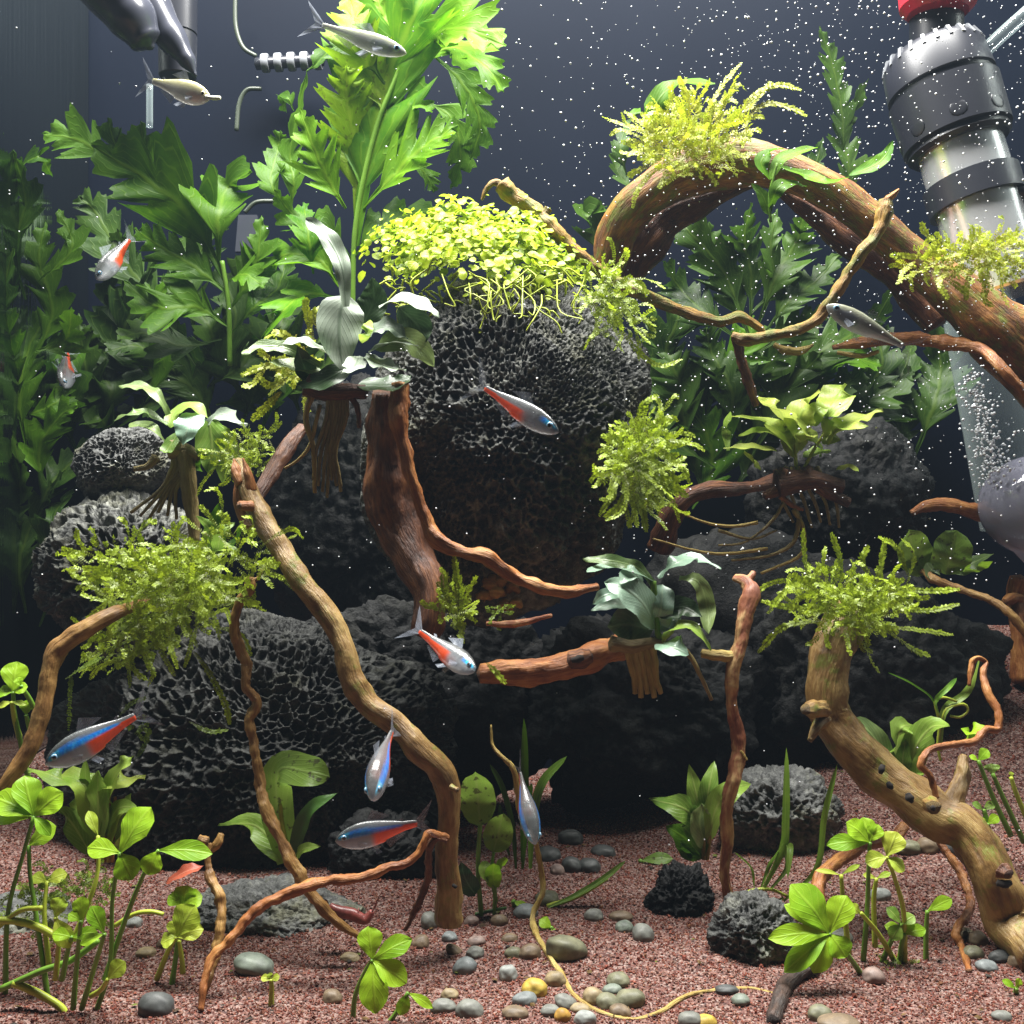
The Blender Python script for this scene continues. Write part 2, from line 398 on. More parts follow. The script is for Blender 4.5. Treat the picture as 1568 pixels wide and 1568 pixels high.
LAVA_M = rock_mat('lava_rock_shaded', (0.007, 0.007, 0.007), (0.024, 0.0245, 0.023), (0.095, 0.096, 0.088))  # darker lava copy; shade on the broad low rock is put into the colour
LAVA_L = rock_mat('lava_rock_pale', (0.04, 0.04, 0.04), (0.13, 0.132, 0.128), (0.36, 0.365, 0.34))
LAVA_D = rock_mat('lava_rock_dark', (0.002, 0.002, 0.0022), (0.006, 0.006, 0.0062), (0.022, 0.022, 0.021))  # near-black lava copy; the cave's shade is put into the colour

def col_mat(name, rough=0.5, spec=0.5, sss=0.0, coat=0.0):
    m, nt, b = newmat(name)
    a = N(nt, 'ShaderNodeAttribute', attribute_name='Col'); nt.links.new(a.outputs['Color'], b.inputs['Base Color'])
    b.inputs['Roughness'].default_value = rough; b.inputs['Specular IOR Level'].default_value = spec
    if coat: b.inputs['Coat Weight'].default_value = coat; b.inputs['Coat Roughness'].default_value = 0.15
    return m
def plain(name, c, rough=0.5, metal=0.0, spec=0.5, nscale=0, namt=0.2):
    m, nt, b = newmat(name)
    b.inputs['Base Color'].default_value = (*c, 1); b.inputs['Roughness'].default_value = rough
    b.inputs['Metallic'].default_value = metal; b.inputs['Specular IOR Level'].default_value = spec
    if nscale:
        n1 = noi(nt, objvec(nt), nscale, 4, 0.6)
        r = ramp(nt, n1, [(0.3, tuple(x*(1-namt) for x in c)), (0.7, tuple(min(1, x*(1+namt)) for x in c))])
        nt.links.new(r.outputs[0], b.inputs['Base Color'])
    return m
GRAIN = col_mat('sand_grain', 0.6, 0.15)
FISHSKIN = col_mat('fish_skin', 0.26, 0.7, 0, 0.35)
def _skin():
    nt = FISHSKIN.node_tree; b = nt.nodes['Principled BSDF']
    vo = N(nt, 'ShaderNodeTexVoronoi', inp={'Scale': 1}); mp = wcn(nt, (34, 52, 1)); nt.links.new(mp, vo.inputs['Vector'])
    bump(nt, b, vo.outputs['Distance'], 0.12, 0.0003)
    tr = N(nt, 'ShaderNodeBsdfTransparent'); ms = N(nt, 'ShaderNodeMixShader', inp={0: .27})
    nt.links.new(b.outputs[0], ms.inputs[1]); nt.links.new(tr.outputs[0], ms.inputs[2]); nt.links.new(ms.outputs[0], nt.nodes['Material Output'].inputs['Surface'])
_skin()
def fin_mat(name, c, alpha):
    m, nt, b = newmat(name)
    b.inputs['Base Color'].default_value = (*c, 1); b.inputs['Roughness'].default_value = 0.35
    v = wcn(nt, (14, 1, 1)); n1 = noi(nt, v, 3, 2, 0.5)
    mr = N(nt, 'ShaderNodeMapRange', inp={1: 0.3, 2: 0.7, 3: alpha*0.6, 4: min(1, alpha*1.5)}); nt.links.new(n1, mr.inputs[0])
    tr = N(nt, 'ShaderNodeBsdfTransparent'); ms = N(nt, 'ShaderNodeMixShader')
    nt.links.new(mr.outputs[0], ms.inputs[0]); nt.links.new(tr.outputs[0], ms.inputs[1]); nt.links.new(b.outputs[0], ms.inputs[2])
    nt.links.new(ms.outputs[0], nt.nodes['Material Output'].inputs['Surface']); return m
FIN = fin_mat('fin_clear', (0.45, 0.50, 0.60), 0.33)
FIN_W = fin_mat('fin_pale', (0.62, 0.68, 0.80), 0.55)
# ------------------------------------------------------------------ the setting: tank glass and sand
XL, XR, YB = -0.200, 0.275, 0.500
def back_mat():
    m, nt, b = newmat('back_glass_navy')
    n1 = noi(nt, objvec(nt), 9, 3, 0.5)
    r = ramp(nt, n1, [(0.3, (0.0018, 0.0034, 0.0085)), (0.7, (0.0028, 0.0048, 0.0112))])
    nt.links.new(r.outputs[0], b.inputs['Base Color']); b.inputs['Roughness'].default_value = 0.5
    b.inputs['Specular IOR Level'].default_value = 0.06
    return m
def pane_mat():
    m, nt, b = newmat('side_glass')
    b.inputs['Base Color'].default_value = (0.006, 0.009, 0.009, 1); b.inputs['Roughness'].default_value = 0.25
    g = N(nt, 'ShaderNodeBsdfGlossy', inp={'Color': (0.55, 0.62, 0.60, 1), 'Roughness': 0.05})
    ms = N(nt, 'ShaderNodeMixShader', inp={0: 0.75}); nt.links.new(b.outputs[0], ms.inputs[1]); nt.links.new(g.outputs[0], ms.inputs[2])
    v = N(nt, 'ShaderNodeMapping'); v.inputs['Scale'].default_value = (1, 60, 2); nt.links.new(objvec(nt), v.inputs['Vector'])
    bp = N(nt, 'ShaderNodeBump', inp={'Strength': 0.15, 'Distance': 0.002}); nt.links.new(noi(nt, v.outputs[0], 6, 2, 0.5), bp.inputs['Height'])
    nt.links.new(bp.outputs[0], g.inputs['Normal'])
    nt.links.new(ms.outputs[0], nt.nodes['Material Output'].inputs['Surface']); return m
def box(name, lo, hi, mat, kind=None, parent=None):
    mb = MB(); x0, y0, z0 = lo; x1, y1, z1 = hi
    for p in ((x0, y0, z0), (x1, y0, z0), (x1, y1, z0), (x0, y1, z0), (x0, y0, z1), (x1, y0, z1), (x1, y1, z1), (x0, y1, z1)): mb.vert(p)
    mb.f = [(3, 2, 1, 0), (4, 5, 6, 7), (0, 1, 5, 4), (1, 2, 6, 5), (2, 3, 7, 6), (3, 0, 4, 7)]
    o = mb.build(name, mat, parent, Vector(lo) if parent is None else None, smooth=False)
    if kind: o['kind'] = kind
    return o
box('back_wall', (XL-0.006, YB, -0.16), (XR+0.006, YB+0.006, 0.26), back_mat(), 'structure')
PM = pane_mat()
box('left_wall', (XL-0.006, 0.16, -0.16), (XL, YB-0.0005, 0.26), PM, 'structure')
box('right_wall', (XR, 0.16, -0.16), (XR+0.006, YB-0.0005, 0.26), PM, 'structure')

def haze():
    m = bpy.data.materials.new('water_haze'); m.use_nodes = True; nt = m.node_tree
    nt.nodes.remove(nt.nodes['Principled BSDF'])
    pv = N(nt, 'ShaderNodeVolumePrincipled'); pv.inputs['Color'].default_value = (0.60, 0.78, 1.0, 1); pv.inputs['Density'].default_value = 0.030; pv.inputs['Anisotropy'].default_value = 0.1
    nt.links.new(pv.outputs[0], nt.nodes['Material Output'].inputs['Volume'])
    o = box('haze', (XL-0.03, -0.05, -0.19), (XR+0.03, YB+0.04, 0.275), m, 'stuff')
    o['label'] = 'faintly cloudy aquarium water'
haze()
def sand_mat():
    m, nt, b = newmat('sand_ground')
    vo = N(nt, 'ShaderNodeTexVoronoi', inp={'Scale': 1500}); nt.links.new(objvec(nt), vo.inputs['Vector'])
    sp = N(nt, 'ShaderNodeSeparateColor'); nt.links.new(vo.outputs['Color'], sp.inputs[0])
    r = ramp(nt, sp.outputs[0], [(0.0, (0.045, 0.02, 0.017)), (0.3, (0.13, 0.05, 0.04)), (0.55, (0.20, 0.09, 0.07)), (0.75, (0.27, 0.15, 0.12)), (1, (0.34, 0.25, 0.22))])
    nt.links.new(r.outputs[0], b.inputs['Base Color']); b.inputs['Roughness'].default_value = 0.6
    bump(nt, b, vo.outputs['Distance'], 0.8, 0.001)
    return m
NX, NY = 190, 150
gx = np.linspace(XL+0.0005, XR-0.0005, NX); gy = np.linspace(0.162, YB-0.0005, NY)
co_ = np.array([[x, y, ground(x, y)] for y in gy for x in gx])
ii = np.arange(NX*NY).reshape(NY, NX)
fc_ = np.stack([ii[:-1, :-1].ravel(), ii[:-1, 1:].ravel(), ii[1:, 1:].ravel(), ii[1:, :-1].ravel()], 1)
tag(npmesh('sand_bed', co_, fc_, sand_mat()), kind='structure')
# loose grains on the bed, too many to count
rng = np.random.default_rng(5)
NG = 100000
yy = 0.215+(0.485-0.215)*rng.random(NG*2)**1.55
xx = rng.uniform(-1, 1, NG*2)*(yy*T*1.06)
ok = (xx > XL+0.002) & (xx < XR-0.002); xx, yy = xx[ok][:NG], yy[ok][:NG]; n_ = len(xx)
from numpy import interp
def ground_np(x, y):
    """the sheet's height between its own grid points"""
    Z = co_[:, 2].reshape(NY, NX)
    fx = (x-gx[0])/(gx[1]-gx[0]); fy = (y-gy[0])/(gy[1]-gy[0])
    i = np.clip(fx.astype(int), 0, NX-2); j = np.clip(fy.astype(int), 0, NY-2); u = fx-i; v = fy-j
    return (Z[j, i]*(1-u)+Z[j, i+1]*u)*(1-v)+(Z[j+1, i]*(1-u)+Z[j+1, i+1]*u)*v
octv = np.array([[1, 0, 0], [-1, 0, 0], [0, 1, 0], [0, -1, 0], [0, 0, 1], [0, 0, -1]], float)
octf = np.array([[0, 2, 4], [2, 1, 4], [1, 3, 4], [3, 0, 4], [2, 0, 5], [1, 2, 5], [3, 1, 5], [0, 3, 5]])
rad = np.where(rng.random(n_) < .03, 1.7, 1.0)*rng.uniform(0.00021, 0.00045, n_)*(0.8+0.5*(yy-0.21)/0.26)
pos = np.stack([xx, yy, ground_np(xx, yy)+rad*rng.uniform(0.0, 0.7, n_)], 1)
scl = rad[:, None]*rng.uniform(0.7, 1.3, (n_, 3))
vv, ff = joined(octv, octf, pos, scl, rand_rots(rng, n_))
pal = np.array([(0.42, 0.17, 0.135), (0.33, 0.10, 0.08), (0.48, 0.28, 0.22), (0.60, 0.46, 0.39), (0.20, 0.065, 0.055), (0.075, 0.045, 0.045), (0.58, 0.55, 0.52), (0.44, 0.27, 0.14), (0.14, 0.125, 0.135), (0.52, 0.20, 0.14)])
pw = np.array([.21, .17, .16, .09, .11, .08, .045, .04, .05, .05])
cc = (pal[rng.choice(len(pal), n_, p=pw/pw.sum())]*.66+.34*np.array([.36, .16, .11]))*rng.uniform(0.34, 0.68, (n_, 1))*np.array([.98, .78, .70])
ca = np.concatenate([np.clip(cc, 0, 1), np.ones((n_, 1))], 1)
tag(npmesh('sand_grains', vv, ff, GRAIN, colr=np.repeat(ca, 6, 0), smooth=False), 'loose pink white and dark sand grains lying over the tank floor', 'sand', kind='stuff')

nd = 420
dy = 0.22+(0.47-0.22)*rng.random(nd)**1.3; dx = rng.uniform(-1, 1, nd)*dy*T
ok = (dx > XL+.01) & (dx < XR-.01); dx, dy = dx[ok], dy[ok]; nd = len(dx)
dp = np.stack([dx, dy, ground_np(dx, dy)+.0006], 1); ds = rng.uniform(.0004, .0013, nd)[:, None]*np.stack([np.ones(nd), rng.uniform(.25, .8, nd), np.full(nd, .22)], 1)
vv, ff = joined(octv, octf, dp, ds, np.stack([np.array(Matrix.Rotation(a_, 3, 'Z') @ Matrix.Rotation(b_, 3, 'X')) for a_, b_ in zip(rng.uniform(0, 6.3, nd), rng.normal(0, .3, nd))]))
dc = np.array([(.05, .03, .015), (.10, .06, .02), (.10, .12, .02), (.16, .10, .04), (.03, .025, .02)])[rng.integers(0, 5, nd)]
tag(npmesh('plant_debris', vv, ff, GRAIN, colr=np.repeat(np.concatenate([dc, np.ones((nd, 1))], 1), 6, 0), smooth=False), 'dark crumbs of plant debris strewn over the sand', 'debris', kind='stuff')
# ------------------------------------------------------------------ lava rocks
FR = {}
def fine_ico(sub, times):
    """an icosphere with the faces towards the front of the tank and the sky split finer"""
    if (sub, times) in FR: return FR[(sub, times)]
    v, f = ico(sub)
    for _ in range(times):
        n = v[f].mean(1); sel = (n[:, 1] < 0.22) & (n[:, 2] > -0.75)
        keep, spl = f[~sel], f[sel]
        e = np.sort(np.concatenate([spl[:, [0, 1]], spl[:, [1, 2]], spl[:, [2, 0]]]), 1)
        u, inv = np.unique(e, axis=0, return_inverse=True); inv = inv.ravel()
        mid = v[u].mean(1); mid /= np.linalg.norm(mid, axis=1)[:, None]
        m = inv.reshape(3, -1)+len(v); v = np.concatenate([v, mid])
        a, b_, c = spl.T; ab, bc, ca_ = m
        f = np.concatenate([keep, np.stack([a, ab, ca_], 1), np.stack([ab, b_, bc], 1), np.stack([ca_, bc, c], 1), np.stack([ab, bc, ca_], 1)])
    FR[(sub, times)] = (v, f); return v, f
def rock(name, label, px, py, d, rx, ry, rd, sub, pore, amp, seed, mat=None, lump=0.16, rot=0, fine=0.0, refine=0):
    """A porous lava rock centred on pixel px,py at distance d; radii in pixels there; pore size and depth in pixels."""
    k = PX(d); c = P(px, py, d); v, f = fine_ico(sub, refine)
    out = np.empty_like(v); cr, sr = math.cos(R(rot)), math.sin(R(rot))
    sv = Vector((seed*3.7, seed*1.9, -seed*2.3))
    Vn = noise.voronoi; nn = noise.noise
    for i, n in enumerate(v):
        nv = Vector(n)
        q = 1+lump*nn(nv*1.4+sv)+lump*0.7*nn(nv*2.9+sv)+lump*0.3*nn(nv*6.1+sv)
        p = Vector((nv.x*rx, nv.y*rd, nv.z*ry))*q
        wv = Vector((nn(p*0.03+sv), nn(p*0.03-sv), nn(p*0.031+sv*2)))*3
        pr = pore*(1.15+0.75*nn(p*(1.6/max(rx, ry))+sv*1.3))
        F = Vn(p*(1/pr)+sv+wv*0.15)[0]
        e = sst(0.035, 0.24, F[1]-F[0])
        h = amp*(pr/pore)*e*(0.55+0.45*sst(-.3, .3, nn(p*(1.2/pr)+sv)))
        if fine:
            F2 = Vn(p*(1/(pore*0.36))-sv)[0]
            h += fine*sst(0.05, 0.5, F2[1]-F2[0])
        h += 1.1*nn(p*0.25+sv)
        p = p-nv*h
        out[i] = (p.x*cr+p.z*sr, p.y, -p.x*sr+p.z*cr)
    co = out*k+np.array(c)
    g = ground(c.x, c.y)
    b = (c.x, c.y, max(g, co[:, 2].min()))
    o = npmesh(name, co, f, mat or LAVA, base=b)
    return tag(o, label, 'rock', 'black porous lava rocks')
rock('lava_rock', 'largest black lava rock, pitted dome under the pale green carpet plant', 775, 690, .372, 214, 265, 185, 6, 11.5, 10, 1, LAVA, 0.12, 8, 1.2, 2)
rock('lava_rock', 'small rounded lava rock topmost at the far left under the wavy-leaved plant', 188, 712, .40, 76, 56, 60, 5, 8, 7, 2, LAVA_L, 0.12, -18, 0, 2)
rock('lava_rock', 'dark lava rock with large ragged holes below the small rounded one at far left', 190, 885, .392, 134, 122, 100, 6, 17, 16, 3, LAVA, 0.2, 0, 2, 1)
rock('lava_rock', 'broad low lava rock with honeycomb pits behind the thin pale root', 395, 1165, .392, 300, 215, 150, 6, 14, 12, 4, LAVA_M, 0.16, 0, 1.5, 2)
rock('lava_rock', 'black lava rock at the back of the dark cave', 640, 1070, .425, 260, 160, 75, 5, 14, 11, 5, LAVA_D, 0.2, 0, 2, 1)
rock('lava_rock', 'added near-black rock darkening the shaded gap between the stump and the left rocks', 560, 790, .468, 150, 190, 50, 5, 14, 9, 16, LAVA_D, 0.2, 0, 2, 1)  # rock added to blacken the gap; its shade is put into the colour
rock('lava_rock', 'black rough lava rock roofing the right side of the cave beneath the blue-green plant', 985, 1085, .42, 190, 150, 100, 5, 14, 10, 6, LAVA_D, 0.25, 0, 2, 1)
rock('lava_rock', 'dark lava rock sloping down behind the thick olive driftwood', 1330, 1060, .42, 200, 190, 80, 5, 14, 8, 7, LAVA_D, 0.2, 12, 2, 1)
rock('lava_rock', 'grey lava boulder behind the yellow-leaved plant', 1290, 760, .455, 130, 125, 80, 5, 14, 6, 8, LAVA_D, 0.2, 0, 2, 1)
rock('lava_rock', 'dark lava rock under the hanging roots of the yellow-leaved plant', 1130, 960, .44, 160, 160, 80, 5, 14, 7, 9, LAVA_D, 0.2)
rock('lava_rock', 'grey honeycombed lava rock behind the red flecked root', 1195, 1250, .372, 95, 75, 70, 6, 10, 9, 10, LAVA_L, 0.18, 0, 2)
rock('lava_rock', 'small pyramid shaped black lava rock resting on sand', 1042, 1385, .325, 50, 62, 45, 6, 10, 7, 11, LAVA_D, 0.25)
rock('lava_rock', 'rounded grey-green lava rock nearest the front beside the clover', 1152, 1432, .292, 68, 64, 60, 6, 10, 8, 12, LAVA, 0.2, 0, 1.5)
rock('lava_rock', 'flat pale grey lava rock lying behind the crossing roots', 425, 1412, .318, 125, 62, 80, 6, 10, 8, 13, LAVA_L, 0.2, 5, 2)
rock('lava_rock', 'low grey lava rock half hidden by clover stems at bottom left corner', 35, 1425, .315, 85, 55, 70, 5, 13, 6, 14, LAVA_L, 0.2)
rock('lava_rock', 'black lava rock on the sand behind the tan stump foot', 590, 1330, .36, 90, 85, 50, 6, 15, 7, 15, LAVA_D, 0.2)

# ------------------------------------------------------------------ driftwood
def wood(name, label, mat, trunk, branches=(), cat='driftwood', group='pieces of driftwood and bare roots', nseg=16, rough=0.22, ridge=0.12, seed=1, n=None, flat=1.0):
    """trunk: list of (px, py, d, radius_px). branches: (part name, list of such points, material or None)."""
    def tb(pts, nm, parent, base, mt, sd):
        mb = MB(); P3 = []; rr = [r*PX(c) for a, b, c, r in pts]
        for (a, b_, c, r), q in zip(pts, rr):
            p = P(a, b_, c)
            if b_ > 1200 and p.z-q*0.8 < ground(p.x, p.y): p = G(a, b_)+Vector((0, 0, q*0.55))
            P3.append(p)
        L = sum((P3[i+1]-P3[i]).length for i in range(len(P3)-1))
        nn_ = n or int(min(160, max(18, L/ (max(rr)*0.28))))
        ns = nseg if max(r for *_, r in pts) > 9 else 9
        tube(mb, P3, rr, ns, nn_, rough*1.35, ridge*1.1 if ns > 9 else 0, sd, flat=flat)
        return mb.build(nm, mt, parent, base)
    base = P(*trunk[-1][:3])
    if not branches:
        return tag(tb(trunk, name, None, base, mat, seed), label, cat, group)
    t = thing(name, label, cat, base, group)
    tb(trunk, 'trunk', t, None, mat, seed)
    for i, (nm, pts, mt) in enumerate(branches): tb(pts, nm, t, None, mt or mat, seed+i+3)
    return t
HOLE = plain('wood_hole', (0.012, 0.008, 0.006), 0.9)  # near-black lumps stand for bored holes, their inner shade put into the colour
wood('driftwood', 'thick arched driftwood bridging the upper right under moss', WOOD_ARCH,
     [(925, 425, .415, 22), (945, 360, .41, 30), (990, 300, .40, 34), (1060, 258, .395, 34), (1150, 248, .39, 33), (1240, 274, .387, 28), (1315, 328, .385, 27), (1390, 388, .383, 28), (1470, 455, .38, 36), (1540, 522, .38, 52), (1630, 590, .38, 64)],
     [('branch', [(1150, 275, .405, 12), (1040, 315, .42, 32), (980, 375, .425, 36), (955, 430, .435, 26)], WOOD_BROWN),
      ('branch', [(1190, 285, .40, 10), (1290, 362, .405, 22), (1360, 412, .41, 22), (1440, 490, .41, 26)], WOOD_BROWN)], nseg=22, rough=0.2, seed=2)
wood('driftwood', 'long slender algae-green branch sloping down from its knobbed tip above the carpet plant', WOOD_GREEN,
     [(768, 282, .372, 13), (785, 300, .372, 13), (815, 318, .372, 10), (838, 342, .37, 12), (875, 380, .37, 10), (925, 418, .37, 9), (985, 452, .37, 10), (1050, 478, .37, 8), (1100, 492, .37, 8), (1135, 486, .37, 9), (1160, 500, .37, 7), (1172, 512, .372, 5)],
     [('twig', [(775, 288, .372, 6), (757, 280, .372, 5), (744, 292, .372, 4), (738, 306, .372, 2)], None), ('stub', [(832, 332, .37, 7), (840, 320, .37, 6)], None)], seed=5, rough=0.3)
wood('driftwood', 'yellow twisted branch rising right to a broken forked tip across the arch', WOOD_GREEN,
     [(1122, 515, .365, 8), (1145, 520, .363, 10), (1185, 513, .363, 8), (1240, 497, .36, 8), (1268, 468, .358, 9), (1292, 430, .357, 8), (1320, 388, .355, 10), (1345, 352, .355, 10), (1353, 325, .355, 12), (1357, 306, .355, 10)],
     [('twig', [(1355, 312, .355, 7), (1367, 299, .353, 5), (1377, 290, .352, 2)], WOOD_ORANGE), ('stub', [(1352, 322, .355, 7), (1364, 313, .354, 6)], None)], seed=7, rough=0.3)
wood('driftwood', 'thin dark twig hanging straight below the yellow twisted branch', WOOD_BROWN,
     [(1128, 520, .372, 8), (1135, 550, .374, 7), (1146, 585, .376, 8), (1158, 620, .38, 6)], seed=9)
wood('driftwood', 'thin level brown branch behind the silver fish at right', WOOD_ORANGE,
     [(1275, 532, .39, 4), (1320, 524, .388, 9), (1385, 518, .386, 10), (1450, 526, .38, 11), (1500, 534, .372, 9), (1540, 570, .362, 8), (1590, 625, .36, 7)],
     [('twig', [(1185, 528, .392, 4), (1205, 537, .392, 7), (1228, 537, .392, 6), (1245, 528, .392, 2)], ROOT_YELLOW), ('twig', [(1282, 540, .388, 3), (1320, 545, .388, 4), (1345, 538, .388, 3)], ROOT_YELLOW)], seed=11)
wood('driftwood', 'broad dark brown stump slab beside the large lava rock', WOOD_BROWN,
     [(585, 600, .325, 16), (590, 655, .33, 27), (592, 730, .335, 34), (605, 800, .335, 36), (635, 860, .33, 32), (655, 905, .325, 27), (655, 950, .322, 26), (650, 972, .322, 20)],
     [('branch', [(612, 588, .318, 14), (611, 640, .317, 15), (620, 690, .316, 10), (632, 735, .316, 9), (650, 790, .316, 10), (668, 825, .314, 12), (705, 845, .312, 9), (745, 855, .31, 12), (785, 882, .31, 9), (830, 900, .31, 9), (870, 906, .312, 9), (915, 898, .315, 6)], WOOD_ORANGE)], seed=13, rough=0.25, ridge=0.25, nseg=20)
wood('driftwood', 'short horizontal log with a dark knot hole at the cave mouth', WOOD_ORANGE,
     [(735, 1030, .325, 16), (790, 1030, .325, 21), (850, 1022, .325, 19), (895, 1008, .326, 22), (945, 992, .33, 20), (985, 985, .335, 14)],
     [('knot', [(872, 1012, .3195, 13), (892, 1008, .3195, 15), (905, 1004, .3195, 10)], WOOD_BROWN), ('hole', [(876, 1011, .3160, 4), (885, 1009, .3155, 6), (893, 1007, .316, 4)], HOLE)], seed=17)
wood('driftwood', 'long smooth tan branch winding down to a sawn foot on the sand', WOOD_OLIVE,
     [(364, 704, .318, 6), (376, 738, .315, 14), (398, 790, .31, 17), (425, 832, .305, 16), (458, 885, .30, 17), (500, 940, .297, 17), (527, 990, .295, 17), (538, 1040, .293, 20), (565, 1078, .292, 19), (605, 1108, .29, 18), (645, 1150, .287, 20), (680, 1190, .287, 20), (688, 1240, .287, 17), (684, 1300, .288, 17), (688, 1360, .29, 19), (687, 1405, .291, 22), (687, 1416, .291, 20)],
     [('branch', [(372, 740, .318, 13), (372, 775, .318, 15), (383, 800, .316, 12), (400, 805, .312, 9)], WOOD_ORANGE),
      ('branch', [(392, 765, .318, 9), (415, 725, .325, 12), (440, 685, .333, 13), (463, 655, .34, 9)], WOOD_BROWN),
      ('splinter', [(372, 742, .314, 11), (362, 722, .315, 9), (358, 703, .316, 2)], WOOD_ORANGE), ('splinter', [(384, 752, .312, 9), (380, 728, .312, 7), (372, 702, .313, 2)], WOOD_ORANGE), ('stub', [(385, 775, .308, 9), (366, 774, .305, 7)], WOOD_ORANGE), ('knot', [(690, 1205, .281, 5), (701, 1210, .2795, 4)], None), ('knot', [(694, 1356, .2835, 3), (698, 1358, .2825, 3)], HOLE)], seed=19, rough=0.16, ridge=0.05)
wood('driftwood', 'wavy thin tan root running down over the honeycomb rock to the sand', WOOD_TAN,
     [(386, 886, .30, 8), (380, 905, .30, 8), (362, 935, .30, 7), (360, 975, .30, 8), (377, 1015, .30, 8), (377, 1050, .298, 8), (392, 1075, .298, 8), (382, 1105, .297, 7), (391, 1150, .295, 7), (398, 1200, .293, 8), (408, 1240, .29, 9), (432, 1290, .287, 8), (452, 1330, .285, 10), (475, 1368, .283, 9), (512, 1408, .282, 8), (552, 1436, .283, 5)],
     [('twig', [(383, 890, .30, 5), (395, 885, .30, 3), (402, 873, .30, 2)], None)], seed=23, rough=0.35)
wood('driftwood', 'crooked root crossing low from the tan branch foot down to front left sand', WOOD_ORANGE,
     [(686, 1282, .283, 5), (668, 1278, .281, 6), (655, 1276, .28, 6), (645, 1300, .279, 6), (625, 1320, .278, 7), (590, 1330, .277, 7), (555, 1343, .276, 7), (500, 1350, .275, 8), (455, 1362, .273, 9), (415, 1378, .271, 9), (380, 1405, .268, 8), (352, 1440, .265, 8), (325, 1468, .262, 7), (313, 1500, .259, 6), (308, 1550, .257, 5)],
     [('twig', [(684, 1288, .282, 3), (668, 1284, .281, 5), (657, 1300, .282, 6), (655, 1345, .286, 6), (640, 1385, .29, 6), (621, 1424, .293, 3)], WOOD_BROWN)], seed=29, rough=0.35)
wood('driftwood', 'short knobbly root standing before the flat pale rock', WOOD_TAN,
     [(322, 1292, .281, 6), (318, 1320, .279, 5), (322, 1345, .277, 8), (337, 1375, .274, 8), (338, 1415, .271, 8), (332, 1455, .268, 8), (318, 1500, .263, 8), (312, 1530, .262, 4)],
     [('twig', [(320, 1303, .281, 6), (333, 1292, .281, 7), (340, 1277, .282, 5)], None), ('knot', [(305, 1284, .28, 7), (318, 1288, .28, 8)], None)], seed=31, rough=0.35)
wood('driftwood', 'smooth orange-tan branch bending down at the far left edge', WOOD_TAN,
     [(235, 915, .312, 5), (195, 932, .30, 9), (172, 940, .294, 12), (140, 958, .29, 13), (105, 980, .288, 14), (85, 1000, .287, 15), (74, 1040, .285, 13), (66, 1085, .283, 13), (52, 1130, .281, 13), (30, 1172, .279, 12), (0, 1212, .277, 12), (-30, 1250, .277, 12)], seed=37, rough=0.14)
wood('driftwood', 'very thin yellow root hanging from the cave then trailing over the front pebbles', ROOT_YELLOW,
     [(752, 1110, .315, 1.4), (754, 1140, .314, 2.5), (768, 1158, .312, 3.2), (786, 1178, .311, 4.3), (793, 1215, .311, 5.0), (797, 1245, .311, 5.0), (806, 1262, .311, 3.6), (820, 1290, .311, 3.6), (828, 1330, .313, 4.3), (831, 1365, .312, 4.3), (816, 1400, .310, 4.3), (820, 1430, .307, 5.0), (838, 1462, .299, 4.3), (860, 1495, .290, 4.3), (878, 1525, .282, 3.6), (915, 1550, .274, 3.6), (965, 1563, .2685, 3.2), (1010, 1552, .270, 3.6), (1050, 1528, .2765, 3.6), (1100, 1518, .2805, 2.9), (1150, 1516, .2825, 2.9), (1190, 1524, .279, 2.2)], seed=41, rough=0.3, n=130)
wood('driftwood', 'upright red and cream flecked root right of the cave', WOOD_RED,
     [(1125, 885, .33, 6), (1143, 892, .327, 10), (1150, 910, .323, 14), (1140, 945, .32, 11), (1133, 985, .318, 11), (1122, 1025, .316, 11), (1120, 1070, .316, 9), (1127, 1115, .316, 10), (1131, 1150, .315, 10), (1122, 1200, .313, 11), (1113, 1245, .313, 9), (1114, 1290, .315, 9), (1110, 1335, .316, 8), (1113, 1365, .317, 8), (1118, 1386, .317, 5)],
     [('twig', [(1142, 893, .327, 7), (1150, 884, .328, 6), (1154, 876, .329, 4)], None), ('twig', [(1130, 1003, .317, 7), (1105, 1005, .316, 9), (1075, 1000, .318, 7)], ROOT_YELLOW), ('twig', [(1133, 1150, .314, 4), (1144, 1164, .313, 2)], ROOT_YELLOW)], seed=43, rough=0.25, ridge=0.12)
